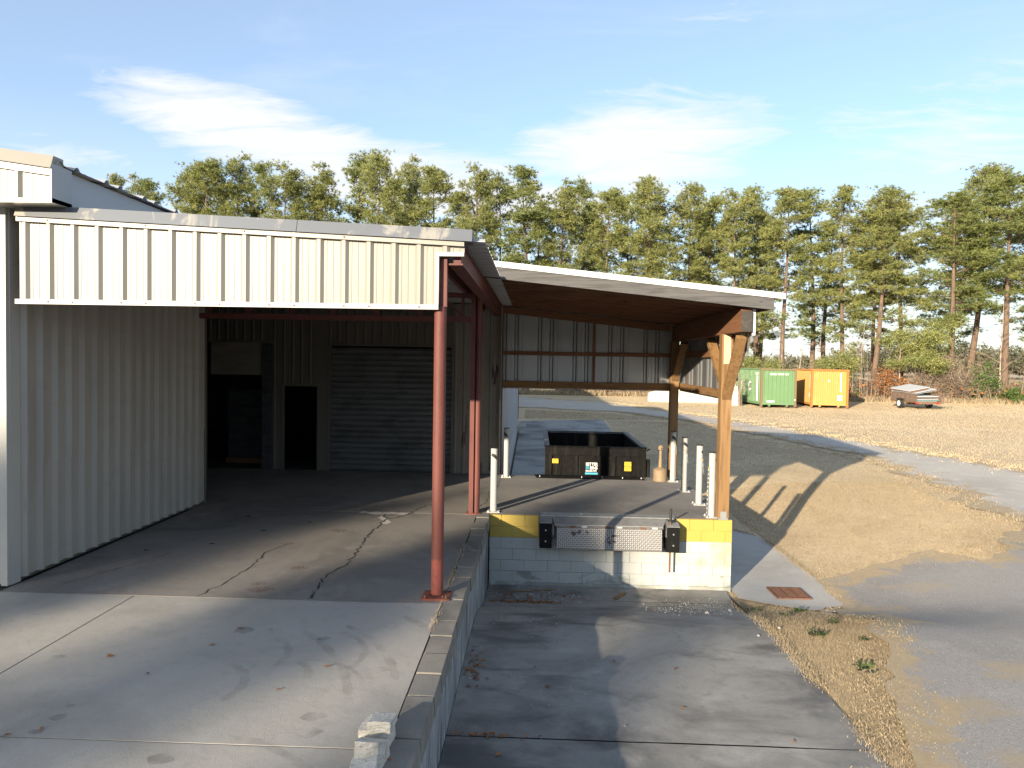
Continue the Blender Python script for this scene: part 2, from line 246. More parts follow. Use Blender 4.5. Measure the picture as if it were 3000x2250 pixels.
# ------------------------------------------------------------------ mesh helpers
def off_of(p):
    v = Vector((0, 0, 0))
    while p is not None: v += p.location; p = p.parent
    return v
class MB:
    def __init__(s): s.v = []; s.f = []; s.mi = []; s.cur = 0
    def add(s, vs, fs):
        n = len(s.v); s.v += [tuple(v) for v in vs]; s.f += [tuple(i+n for i in f) for f in fs]; s.mi += [s.cur]*len(fs); return s
    def box(s, x0, y0, z0, x1, y1, z1):
        if x0 > x1: x0, x1 = x1, x0
        if y0 > y1: y0, y1 = y1, y0
        if z0 > z1: z0, z1 = z1, z0
        return s.add([(x0,y0,z0),(x1,y0,z0),(x1,y1,z0),(x0,y1,z0),(x0,y0,z1),(x1,y0,z1),(x1,y1,z1),(x0,y1,z1)],
                     [(0,3,2,1),(4,5,6,7),(0,1,5,4),(1,2,6,5),(2,3,7,6),(3,0,4,7)])
    def hexa(s, p): return s.add(p, [(0,3,2,1),(4,5,6,7),(0,1,5,4),(1,2,6,5),(2,3,7,6),(3,0,4,7)])
    def beam(s, a, b, wd, h, upv=(0,0,1)):
        a = Vector(a); b = Vector(b); d = (b-a).normalized(); u = Vector(upv); sx = d.cross(u)
        if sx.length < 1e-5: sx = d.cross(Vector((1,0,0)))
        sx.normalize(); u = sx.cross(d).normalized(); sx *= wd/2; u *= h/2
        return s.hexa([a-sx-u, a+sx-u, b+sx-u, b-sx-u, a-sx+u, a+sx+u, b+sx+u, b-sx+u])
    def tube(s, pts, rad, n=8, cap=True):
        pts = [Vector(p) for p in pts]; rad = rad if isinstance(rad, (list, tuple)) else [rad]*len(pts)
        base = len(s.v); vs = []; fs = []
        ref = None
        for i, p in enumerate(pts):
            d = (pts[min(i+1, len(pts)-1)]-pts[max(i-1, 0)]).normalized()
            if ref is None: ref = d.orthogonal().normalized()
            a = (ref - d*ref.dot(d)).normalized(); b = d.cross(a); ref = a
            for k in range(n):
                t = 2*math.pi*k/n; vs.append(p + (a*math.cos(t)+b*math.sin(t))*rad[i])
        for i in range(len(pts)-1):
            for k in range(n): fs.append((i*n+k, i*n+(k+1) % n, (i+1)*n+(k+1) % n, (i+1)*n+k))
        if cap: fs.append(tuple(range(n-1, -1, -1))); fs.append(tuple(range((len(pts)-1)*n, len(pts)*n)))
        return s.add(vs, fs)
    def prism(s, poly, axis, a, b):
        """poly of 2D points swept along axis (0,1,2) from a to b"""
        def P(u, v, t): return {0: (t, u, v), 1: (u, t, v), 2: (u, v, t)}[axis]
        n = len(poly); vs = [P(u, v, a) for u, v in poly]+[P(u, v, b) for u, v in poly]
        return s.add(vs, [tuple(range(n-1, -1, -1)), tuple(range(n, 2*n))]+[(i, (i+1) % n, n+(i+1) % n, n+i) for i in range(n)])
    def build(s, name, m, parent=None, smooth=None, mats=None):
        me = bpy.data.meshes.new(name); o = off_of(parent)
        me.from_pydata([(x-o.x, y-o.y, z-o.z) for x, y, z in s.v], [], s.f)
        for mm in (mats or [m]): me.materials.append(MT[mm] if isinstance(mm, str) else mm)
        if mats: me.polygons.foreach_set('material_index', s.mi)
        if smooth is None:
            bm = bmesh.new(); bm.from_mesh(me); bmesh.ops.recalc_face_normals(bm, faces=bm.faces); bm.to_mesh(me); bm.free()
        else:
            bm = bmesh.new(); bm.from_mesh(me); bmesh.ops.recalc_face_normals(bm, faces=bm.faces); bm.to_mesh(me); bm.free()
            me.polygons.foreach_set('use_smooth', [True]*len(me.polygons)); me.set_sharp_from_angle(angle=R(smooth))
        ob = bpy.data.objects.new(name, me); C.objects.link(ob); ob.parent = parent
        return ob
def B(name, m, parent, *a): return MB().box(*a).build(name, m, parent)
def thing(name, label, cat, loc=(0,0,0), group=None):
    o = bpy.data.objects.new(name, None); C.objects.link(o); o.location = loc; o.empty_display_size = .2
    o['label'] = label; o['category'] = cat
    if group: o['group'] = group
    return o
def tag(o, label, cat, group=None):
    o['label'] = label; o['category'] = cat
    if group: o['group'] = group
    return o
def struct(o): o['kind'] = 'structure'; return o
def stuff(o, label=None):
    o['kind'] = 'stuff'
    if label: o['label'] = label
    return o
def raw(name, verts, faces, m, parent=None):
    """numpy mesh, all faces of the same size"""
    me = bpy.data.meshes.new(name); verts = np.asarray(verts, np.float32); faces = np.asarray(faces, np.int32); k = faces.shape[1]
    me.vertices.add(len(verts)); me.vertices.foreach_set('co', verts.ravel())
    me.loops.add(faces.size); me.loops.foreach_set('vertex_index', faces.ravel())
    me.polygons.add(len(faces)); me.polygons.foreach_set('loop_start', np.arange(0, faces.size, k, dtype=np.int32))
    me.materials.append(MT[m] if isinstance(m, str) else m); me.update(calc_edges=True); me.validate()
    ob = bpy.data.objects.new(name, me); C.objects.link(ob); ob.parent = parent
    return ob
def copy_tree(o, loc, rz=0.0, scale=None, label=None):
    r = o.copy(); C.objects.link(r); r.location = loc; r.rotation_euler = (0, 0, rz)
    if scale: r.scale = scale
    if label: r['label'] = label
    for ch in o.children:
        c = ch.copy(); C.objects.link(c); c.parent = r
        for g in ch.children:
            d = g.copy(); C.objects.link(d); d.parent = c
    return r
PITCH = 0.267
def profile(width, pitch=PITCH, h=.034, start=.0, minor=True):
    """(u, n) outline of ribbed sheet"""
    pts = [(0.0, 0.0)]; k = start
    while k + pitch <= width+1e-6:
        c = k + pitch*.08
        sl = h*.95; pts += [(c, 0), (c+sl, h), (c+sl+.034, h), (c+2*sl+.034, 0)]
        if minor:
            for q in (.50, .76):
                c2 = k + pitch*q; pts += [(c2, 0), (c2+.004, .0042), (c2+.016, .0042), (c2+.020, 0)]
        k += pitch
    pts.append((width, 0.0)); return [(min(u, width), n) for u, n in pts]
def ribbed(name, m, parent, o, u, n, width, b, t, pitch=PITCH, h=.034, start=0.0, minor=True, upv=(0,0,1), thick=.004):
    """ribbed sheet: o = lower corner, u = across, n = outward, b/t = functions (or numbers) of u giving the ends along upv"""
    o = Vector(o); u = Vector(u); n = Vector(n); upv = Vector(upv); fb = b if callable(b) else (lambda q: b); ft = t if callable(t) else (lambda q: t)
    pr = profile(width, pitch, h, start, minor); mb = MB(); vs = []; fs = []
    for q, k in pr:
        vs += [o+u*q+n*k+upv*fb(q), o+u*q+n*k+upv*ft(q), o+u*q+n*(k-thick)+upv*fb(q), o+u*q+n*(k-thick)+upv*ft(q)]
    N = len(pr)
    for i in range(N-1):
        a, c = i*4, (i+1)*4
        fs += [(a, c, c+1, a+1), (a+2, a+3, c+3, c+2), (a, a+2, c+2, c), (a+1, c+1, c+3, a+3)]
    fs += [(0, 1, 3, 2), ((N-1)*4, (N-1)*4+2, (N-1)*4+3, (N-1)*4+1)]
    return mb.add(vs, fs).build(name, m, parent)
def text(name, s, size, o, u, v, m, parent, ext=.002, spacing=1.0, sx=1.0):
    cu = bpy.data.curves.new(name, 'FONT'); cu.body = s; cu.size = size; cu.extrude = ext; cu.space_character = spacing
    cu.offset = size*.02
    tmp = bpy.data.objects.new('tmp', cu); C.objects.link(tmp)
    bpy.context.view_layer.update()
    me = bpy.data.meshes.new_from_object(tmp.evaluated_get(bpy.context.evaluated_depsgraph_get()))
    bpy.data.objects.remove(tmp); bpy.data.curves.remove(cu)
    u = Vector(u).normalized(); v = Vector(v).normalized(); n = u.cross(v); o = Vector(o) - off_of(parent)
    for vt in me.vertices: vt.co = o + u*(vt.co.x*sx) + v*vt.co.y + n*vt.co.z
    me.materials.clear(); me.materials.append(MT[m]); me.name = name
    ob = bpy.data.objects.new(name, me); C.objects.link(ob); ob.parent = parent; return ob

# ------------------------------------------------------------------ ground
def S(a, b, x):
    t = np.clip((np.asarray(x, float)-a)/(b-a), 0, 1); return t*t*(3-2*t)
def gh(x, y):
    x = np.asarray(x, float); y = np.asarray(y, float)
    z = .45 + .40*S(12, 34, y) + .15*S(38, 60, y)
    z = z - .45*S(8.7, 11.3, y)*(1-S(13.5, 25, y))*(1-S(4.7, 9.0, x))
    wr = (1-S(3.6, 7.0, x))*S(14.5, 16.5, y)*(1-S(35.5, 37, y))
    rmp = np.clip((y-18)/18, 0, 1)*.87 - .03
    z = z*(1-wr) + rmp*wr
    z = z + .05*np.sin(x*.21+1.3)*np.sin(y*.17)*S(14, 30, y)*S(5, 9, x)
    return z
def g1(x, y): return float(gh(x, y))
def make_ground():
    xs = np.concatenate([[-600, -300, -150, -90], np.arange(-60, -8, 4.), np.arange(-8, 24, .5), np.arange(24, 70, 2.), [80, 100, 140, 200, 320, 600]])
    ys = np.concatenate([[-200, -120], np.arange(-80, -8, 6.), np.arange(-6, 40, .5), np.arange(40, 80, 2.), [85, 100, 130, 180, 260, 400, 700, 1200]])
    X, Y = np.meshgrid(xs, ys); Z = gh(X, Y); Z = Z - .15*((X > -9) & (X < 2.85) & (Y < 11.6) & (Y > -8)) - .15*((X < 3.2) & (X > -.7) & (Y > 16) & (Y < 35)); V = np.stack([X, Y, Z], -1).reshape(-1, 3); n = len(xs)
    i = np.arange(len(ys)-1)[:, None]*n + np.arange(n-1)[None, :]
    F = np.stack([i, i+1, i+n+1, i+n], -1).reshape(-1, 4)
    o = raw('ground', V, F, 'lawn'); o.data.polygons.foreach_set('use_smooth', [True]*len(F)); struct(o)
make_ground()
def jag(poly, amp, step, seed, keep=()):
    r = random.Random(seed); out = []; n = len(poly)
    for i in range(n):
        a = Vector(poly[i]); b = Vector(poly[(i+1) % n]); L = (b-a).length; k = max(1, int(L/step))
        nn = Vector((-(b-a).y, (b-a).x)).normalized()
        am = 0 if i in keep else amp; ph = r.uniform(0, 6)
        for j in range(k):
            t = j/k; p = a.lerp(b, t)
            if j: p = p + nn*am*(r.uniform(-.5, .5) + .8*math.sin(ph+t*L*1.1) + .5*math.sin(ph*2+t*L*2.9))
            out.append((p.x, p.y))
    return out
def sheet(name, poly, m, lift, step=.6, parent=None, zf=None, thick=0):
    from_xy = [Vector(p) for p in poly]; n = len(from_xy); xs = [p.x for p in from_xy]; ys = [p.y for p in from_xy]
    pts = list(from_xy)
    for x in np.arange(min(xs), max(xs), step):
        for y in np.arange(min(ys), max(ys), step):
            inside = False; j = n-1
            for i in range(n):
                if (ys[i] > y) != (ys[j] > y) and x < (xs[j]-xs[i])*(y-ys[i])/(ys[j]-ys[i]+1e-12)+xs[i]: inside = not inside
                j = i
            if inside: pts.append(Vector((x+.01, y+.013)))
    vs, es, fs, *_ = delaunay_2d_cdt(pts, [], [list(range(n))], 1, 1e-4)
    P = np.array([(v.x, v.y) for v in vs]); Z = (gh(P[:, 0], P[:, 1]) if zf is None else zf(P[:, 0], P[:, 1])) + lift
    mb = MB(); mb.add([(p[0], p[1], z) for p, z in zip(P, Z)], [tuple(f) for f in fs])
    o = mb.build(name, m, parent)
    me = o.data
    A = np.array([tuple(p) for p in poly]); Bq = np.roll(A, -1, 0); dd = np.full(len(P), 9.0)
    for a, b in zip(A, Bq):
        e = b-a; t = np.clip(((P-a)@e)/max(e@e, 1e-9), 0, 1); dd = np.minimum(dd, np.hypot(*(P-(a+t[:, None]*e)).T))
    me.attributes.new('edge', 'FLOAT', 'POINT').data.foreach_set('value', dd.astype(np.float32))
    if sum(p.normal.z for p in me.polygons) < 0:
        me.flip_normals()
    me.polygons.foreach_set('use_smooth', [True]*len(me.polygons))
    return o
road_poly = [(-30, 56), (-1.4, 56), (5.4, 50.5), (9.6, 40.5), (12.0, 32.6), (13.9, 25), (16.5, 19), (22, 14), (10.9, 14.2), (10.2, 16.8), (10.9, 20), (11.2, 24.0), (10.3, 27.4), (9.2, 30.6), (7.9, 36), (5.0, 42), (-.9, 44.5), (-30, 46)]
struct(sheet('gravel_road', jag(road_poly, .28, .5, 3), 'road', .022, .6))
lot_poly = [(3.1, -12), (40, -12), (40, 10), (22, 15.5), (9.9, 14.6), (7.9, 12.6), (7.5, 13.5), (6.2, 13.1), (5.1, 12.5), (4.80, 12.0), (4.80, 10.95), (4.45, 10.3), (4.55, 9.5), (4.2, 8.8), (4.0, 8.0), (3.6, 7.2), (3.42, 6.5), (3.2, 5.9), (3.1, 4.6)]
struct(sheet('asphalt_lot', jag(lot_poly, .17, .22, 5, keep=(0, 1, 2, 9)), 'asphalt', .035, .5))

# truck pit: concrete bays with joints
def pitz(x, y): return gh(x, y)
pit = struct(sheet('truck_pit', [(-.80, -8), (2.98, -8), (2.98, 9.0), (3.22, 11.75), (-.80, 11.75)], 'crack', -.02, .3))
def pit_x(y): return 2.96 if y < 9 else 2.96+(y-9)/2.75*.24
for k, (ya, yb) in enumerate(((-8, 1.0), (1.012, 6.08), (6.094, 11.02), (11.03, 11.74))):
    q = [(-.735, ya), (pit_x(ya), ya)] + ([(2.96, 9.0)] if ya < 9 < yb else []) + [(pit_x(yb), yb), (-.735, yb)]
    sheet('slab_panel', jag(q, .006, .25, 30+k, keep=(3,) if k != 2 else (4,)), 'pit', .030, .3, pit)
# rear truck ramp
ramp = struct(sheet('rear_ramp', [(-.74, 16.0), (3.45, 16.0), (3.45, 36.3), (-.74, 35.1)], 'crack', -.02, .6))
for ya, yb in ((16.01, 20.6), (20.62, 25.6), (25.62, 31.0), (31.02, 0)):
    q = [(-.72, ya), (3.45, ya), (3.45, yb or 36.3), (-.72, yb or 35.1)]
    sheet('slab_panel', q, 'ramp', .034, .6, ramp)
# drain strip beside the dock
struct(sheet('drain_strip', jag([(3.30, 11.36), (3.92, 10.95), (4.22, 10.70), (4.40, 10.80), (4.52, 10.98), (4.90, 11.16), (4.98, 12.6), (4.95, 13.9), (4.85, 15.4), (4.4, 16.3), (3.30, 16.3)], .018, .2, 9, keep=(10,)), 'strip', .036, .4))

# raised apron (left) : bays of concrete between joints
ap = MB().box(-14, -8, .30, -.95, 16.0, 1.165).build('loading_apron', 'crack'); struct(ap)
def bay(x0, y0, x1, y1, m): B('slab_panel', m, ap, x0, y0, 1.155, x1, y1, 1.2)
gx, g = -4.25, .008
bay(-14, -8, gx-g, 4.55-g, 'apron'); bay(gx+g, -8, -.955, 4.55-g, 'apron')
bay(-14, 4.55+g, gx-g, 7.36-g, 'apron'); bay(gx+g, 4.55+g, -.955, 7.36-g, 'apron')
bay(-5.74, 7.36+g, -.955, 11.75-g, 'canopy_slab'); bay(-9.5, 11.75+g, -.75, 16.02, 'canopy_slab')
def ribbon(name, pts, wd, m, z, parent, seed=1, jit=.03, step=.07, var=.6):
    r = random.Random(seed); P = []
    for a, b in zip(pts, pts[1:]):
        a = Vector(a); b = Vector(b); k = max(2, int((b-a).length/step))
        for i in range(k): P.append(a.lerp(b, i/k) + Vector((r.uniform(-jit, jit), r.uniform(-jit, jit))))
    P.append(Vector(pts[-1])); mb = MB(); vs = []; fs = []
    for i, p in enumerate(P):
        d = (P[min(i+1, len(P)-1)]-P[max(i-1, 0)]).normalized(); nn = Vector((-d.y, d.x)); ww = wd*r.uniform(1-var, 1+var)*.5
        if i in (0, len(P)-1): ww *= .25
        for sgn in (-1, 1):
            q = p+nn*ww*sgn; vs.append((q.x, q.y, z if not callable(z) else z(q.x, q.y)))
    for i in range(len(P)-1): fs.append((2*i, 2*i+1, 2*i+3, 2*i+2))
    return mb.add(vs, fs).build(name, m, parent)
ribbon('crack', [(-2.37, 7.38), (-2.44, 8.15), (-2.33, 8.67), (-2.36, 9.57), (-2.42, 10.35), (-2.36, 11.27), (-2.52, 11.69)], .024, 'crack', 1.2025, ap, 1)
ribbon('crack', [(-2.36, 11.2), (-2.1, 11.6), (-1.95, 12.2), (-1.6, 13.0)], .020, 'crack', 1.2025, ap, 2, .05)
ribbon('crack', [(-3.57, 7.38), (-3.5, 7.89), (-3.46, 8.57), (-3.52, 9.12), (-3.4, 9.6)], .013, 'crack', 1.2025, ap, 3)
ribbon('crack', [(-5.25, 7.6), (-4.9, 8.5), (-4.7, 9.1)], .008, 'crack', 1.2025, ap, 4)
ribbon('crack', [(-1.0, 12.2), (-.85, 12.9), (-.88, 13.8), (-.75, 14.6)], .014, 'crack', 1.2025, ap, 14)
for k, p in enumerate(([(-2.95, 11.70), (-2.6, 11.66), (-2.1, 11.70)], [(-2.5, 11.45), (-2.32, 11.1), (-2.3, 10.9)])):
    ribbon('spalled_patch', p, .13-.03*k, 'patch', 1.2018+.0004*k, ap, 5+k, .03, .06)

def faint(name, col, amt, sc_=18):
    m = mat(name, col, (), .95); nt = m.node_tree; N = nt.nodes; L = nt.links
    g = N.new('ShaderNodeNewGeometry'); n = N.new('ShaderNodeTexNoise'); n.inputs['Scale'].default_value = sc_; n.inputs['Detail'].default_value = 6
    L.new(g.outputs['Position'], n.inputs['Vector']); mr = N.new('ShaderNodeMapRange'); L.new(n.outputs['Fac'], mr.inputs[0])
    mr.inputs[1].default_value = .35; mr.inputs[2].default_value = .70; mr.inputs[4].default_value = amt; L.new(mr.outputs[0], N['Principled BSDF'].inputs['Alpha']); return m
MT['tyre_mark'] = faint('faint tyre rubber', (.14, .13, .115), .19, 5)
MT['damp'] = faint('damp spot', (.17, .16, .145), .42, 5)
MT['red_stain'] = faint('rusty red stain', (.20, .10, .085), .55, 30)
def arc(cx, cy, r, a0, a1, wd, m, z, seed=1):
    ribbon('tyre_mark', [(cx+r*math.cos(R(a0+(a1-a0)*t/9)), cy+r*math.sin(R(a0+(a1-a0)*t/9))) for t in range(10)], wd*.72, m, z, ap, seed, .004, .05, .25)
for k, a in enumerate([(-2.0, 6.0, .55, -30, 70, .09), (-2.6, 5.9, .5, -20, 60, .10), (-1.9, 5.3, .6, 10, 95, .06), (-2.7, 5.35, .45, -30, 75, .10), (-2.15, 5.55, .35, -10, 60, .09), (-3.2, 5.0, 2.2, 15, 50, .10), (-3.3, 4.9, 2.9, 20, 46, .12), (-3.9, 4.6, 2.6, 15, 48, .10), (-2.4, 3.2, 1.5, 40, 75, .10)]): arc(*a, 'tyre_mark', 1.2014+k*.0002, k+40)
def spot(x, y, r, m, seed, name='damp_spot', zz=1.2034):
    rr_ = random.Random(seed); n = 14; mb = MB(); mb.add([(x+r*rr_.uniform(.6, 1.1)*math.cos(6.283*i/n), y+r*.7*rr_.uniform(.6, 1.1)*math.sin(6.283*i/n), zz) for i in range(n)], [tuple(range(n))]); return mb.build(name, m, ap)
for k, (x, y, r) in enumerate([(-1.55, 4.95, .10), (-1.52, 4.72, .12), (-1.25, 5.75, .09), (-3.35, 4.62, .06), (-3.33, 4.82, .08), (-3.36, 4.98, .04), (-2.35, 4.35, .10), (-1.9, 6.35, .08), (-2.7, 6.5, .14), (-4.0, 5.8, .07), (-2.1, 4.1, .12), (-1.7, 3.9, .10)]): spot(x, y, r, 'damp', k)
for k, (x, y, r) in enumerate([(-3.0, 7.65, .16), (-3.1, 7.85, .10), (-2.85, 8.5, .12), (-3.4, 9.6, .10), (-2.9, 10.4, .15)]): spot(x, y, r, 'red_stain', k+20, 'red_stain')
for k, (x, y, r) in enumerate([(-4.4, 9.5, .05), (-4.0, 10.3, .06), (-3.5, 10.9, .05), (-5.1, 9.1, .04), (-2.5, 12.6, .12), (-3.6, 12.9, .2), (-4.6, 11.2, .06)]): spot(x, y, r, 'crack' if r < .07 else 'damp', k+30)
# ------------------------------------------------------------------ retaining wall along the pit
rw = thing('retaining_wall', 'low dark streaked retaining wall with block caps between apron and truck pit', 'wall', (-.85, 2, 0))
def wall_face():
    ys = np.arange(-8, 11.8, .3); mb = MB(); vs = []; fs = []
    for y in ys:
        y = min(float(y), 11.755); vs += [(-.742, y, -.1), (-.738, y, 1.045), (-.90, y, 1.045), (-.90, y, -.1)]
    for i in range(len(ys)-1):
        a = i*4; fs += [(a, a+1, a+5, a+4), (a+1, a+2, a+6, a+5), (a+2, a+3, a+7, a+6)]
    return mb.add(vs, fs).build('stucco_face', 'stucco', rw)
wall_face()
y = -2.0; k = 0; rr = random.Random(4)
while y < 11.5:
    L = rr.choice((.38, .40, .40, .62)) if y < 8 else .40
    L = min(L, 11.74-y); dz = rr.uniform(-.008, .010); dx = rr.uniform(-.006, .010)
    j = .012
    MB().hexa([(-.948+dx, y+j, 1.04), (-.728+dx, y+j, 1.04), (-.728+dx, y+L, 1.04), (-.948+dx, y+L, 1.04), (-.942+dx, y+j+.006, 1.21+dz), (-.738+dx, y+j+.006, 1.208+dz), (-.738+dx, y+L-.006, 1.208+dz), (-.942+dx, y+L-.006, 1.21+dz)]).build('cap_block', 'cap', rw)
    y += L

# ------------------------------------------------------------------ loading dock
dock = thing('loading_dock', 'square concrete loading dock with white block front and yellow painted top courses', 'loading dock', (1.3, 13.8, 0))
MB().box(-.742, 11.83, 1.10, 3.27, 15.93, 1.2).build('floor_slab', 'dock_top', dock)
MB().box(-.70, 11.95, -.1, 3.24, 15.88, 1.099).build('fill', 'crack', dock)
MB().box(3.241, 11.95, -.1, 3.272, 15.90, 1.098).build('side_wall', 'block_white', dock)
MB().box(-.70, 15.881, -.1, 3.24, 15.91, 1.098).build('rear_wall', 'block_white', dock)
MB().box(-.735, 11.765, -.12, 3.285, 11.94, .075).build('footing', 'block_grime', dock)
rr = random.Random(12); H = .1875
for c in range(6):
    z0 = .078 + c*H; z1 = z0+H-.009
    if c == 5: z1 = 1.197
    xx = -.735 - (.195 if c % 2 else 0)
    while xx < 3.27:
        a = max(xx+.004, -.735); b = min(xx+.387, 3.283); dy = rr.uniform(-.004, .004)
        if c >= 4:       # yellow courses only beside the leveller
            segs = [(max(a, l), min(b, r)) for l, r in ((-.735, .085), (2.37, 3.283)) if min(b, r)-max(a, l) > .02]
            mm = 'block_yellow'
        else:
            segs = [(a, b)]; mm = 'block_foot' if c == 0 else 'block_white'
        for a2, b2 in segs:
            if b2-a2 > .03: MB().hexa([(a2, 11.77+dy, z0), (b2, 11.77+dy, z0), (b2, 11.94, z0), (a2, 11.94, z0), (a2+.002, 11.772+dy, z1), (b2-.002, 11.772+dy, z1), (b2, 11.94, z1), (a2, 11.94, z1)]).build('block', mm, dock)
        xx += .391
MB().box(.09, 11.80, .83, 2.365, 11.94, 1.185).build('recess_plate', 'steel', dock)
# mortar behind the joints
MB().box(-.73, 11.780, .06, 3.278, 11.935, .83).build('mortar', 'mortar', dock)
MB().box(-.73, 11.780, .831, .085, 11.935, 1.18).build('mortar', 'block_yellow', dock)
MB().box(2.372, 11.780, .831, 3.278, 11.935, 1.18).build('mortar', 'block_yellow', dock)

# ------------------------------------------------------------------ dock leveller
lev = thing('dock_leveller', 'worn white tread plate leveller hinged on the front edge of the dock', 'dock plate', (1.23, 11.7, 1.2))
MB().box(.12, 11.75, 1.202, 2.37, 12.0, 1.214).build('mounting_plate', 'steel', lev)
MB().hexa([(.34, 11.49, 1.110), (2.10, 11.49, 1.110), (2.20, 11.745, 1.185), (.30, 11.745, 1.185), (.34, 11.49, 1.125), (2.10, 11.49, 1.125), (2.20, 11.745, 1.205), (.30, 11.745, 1.205)]).build('deck_plate', 'steel', lev)
MB().hexa([(.38, 11.455, .745), (2.08, 11.455, .735), (2.08, 11.475, .735), (.38, 11.475, .745), (.38, 11.475, 1.085), (2.08, 11.475, 1.085), (2.08, 11.495, 1.085), (.38, 11.495, 1.085)]).build('lip_plate', 'tread_dark', lev)
lp = MB()
for i in range(52):
    for j in range(10):
        cx = .397+i*.0328; cz = .763+j*.0328; a = R(45) if (i+j) % 2 else R(-45); yy = 11.455+(cz-.745)/.34*.02
        ux, uz = math.cos(a)*.020, math.sin(a)*.020; vx, vz = -math.sin(a)*.0082, math.cos(a)*.0082
        lp.add([(cx-ux, yy, cz-uz), (cx+vx, yy-.001, cz+vz), (cx+ux, yy, cz+uz), (cx-vx, yy-.001, cz-vz), (cx, yy-.0055, cz)], [(0, 1, 4), (1, 2, 4), (2, 3, 4), (3, 0, 4)])
stuff(lp.build('raised_tread', 'tread', lev))
MB().tube([(.36, 11.475, 1.098), (2.10, 11.475, 1.098)], .012, 8).build('hinge_pin', 'tread_dark', lev)
for k in range(9): MB().tube([(.40+k*.19, 11.472, 1.098), (.49+k*.19, 11.472, 1.098)], .019, 8).build('hinge_knuckle', ('tread_dark', 'rust', 'tread')[k % 3], lev)
MB().box(.38, 11.45, .728, 2.08, 11.478, .742).build('lip_edge', 'tread_dark', lev)
for k, x in enumerate((.30, 2.16)): MB().prism([(11.50, .95), (11.79, .90), (11.79, 1.18), (11.52, 1.11)], 0, x, x+.035).build('side_gusset', 'tread_dark', lev)
for x in (.2, .8, 1.5, 2.3): MB().tube([(x, 11.93, 1.214), (x, 11.93, 1.224)], .014, 8).build('bolt', 'bolt', lev)
for k in range(2):
    x0 = (.10, 2.165)[k]; dz = -.02*k
    bp = thing('dock_bumper', ('black rubber dock bumper beside the left end of the tread plate', 'black rubber dock bumper with a rod through it, right of the tread plate')[k], 'dock bumper', (x0+.1, 11.6, .94+dz), 'rubber bumpers on the dock front')
    MB().hexa([(x0, 11.47, .735+dz), (x0+.20, 11.47, .735+dz), (x0+.20, 11.766, .735+dz), (x0, 11.766, .735+dz), (x0, 11.47, 1.14+dz), (x0+.20, 11.47, 1.14+dz), (x0+.20, 11.766, 1.195+dz), (x0, 11.766, 1.195+dz)]).build('rubber_block', 'black_rubber', bp)
    MB().hexa([(x0-.004, 11.48, 1.142+dz), (x0+.204, 11.48, 1.142+dz), (x0+.204, 11.766, 1.197+dz), (x0-.004, 11.766, 1.197+dz), (x0-.004, 11.48, 1.152+dz), (x0+.204, 11.48, 1.152+dz), (x0+.204, 11.766, 1.207+dz), (x0-.004, 11.766, 1.207+dz)]).build('top_plate', 'steel', bp)
    for z in (.85, 1.03): MB().tube([(x0+.10, 11.455, z+dz), (x0+.10, 11.475, z+dz)], .014, 8).build('bolt', 'bolt', bp)
rod = thing('lever_rod', 'rusty lever rod with black grip standing up through the dock bumper', 'lever', (2.235, 11.58, 1.19))
MB().tube([(2.235, 11.58, .36), (2.235, 11.58, 1.20)], .016, 8).build('shaft', 'rust', rod)
MB().tube([(2.235, 11.58, 1.20), (2.235, 11.58, 1.40)], .022, 8).build('grip', 'black_paint', rod)
MB().tube([(2.235, 11.58, 1.195), (2.235, 11.58, 1.215)], .05, 10).build('collar', 'black_paint', rod)
rp = thing('rear_dock_plate', 'dark bolted steel plate lying on the rear edge of the dock before the dumpster', 'dock plate', (1.25, 15.8, 1.2))
MB().hexa([(.05, 15.60, 1.202), (2.45, 15.60, 1.202), (2.30, 15.98, 1.202), (.0, 15.98, 1.202), (.05, 15.60, 1.215), (2.45, 15.60, 1.215), (2.30, 15.98, 1.225), (.0, 15.98, 1.225)]).build('plate', 'dump', rp)
for x in (.12, 1.05, 1.5, 1.95, 2.36): MB().tube([(x, 15.68, 1.213), (x, 15.68, 1.25)], .012, 8).build('bolt', 'bolt', rp)

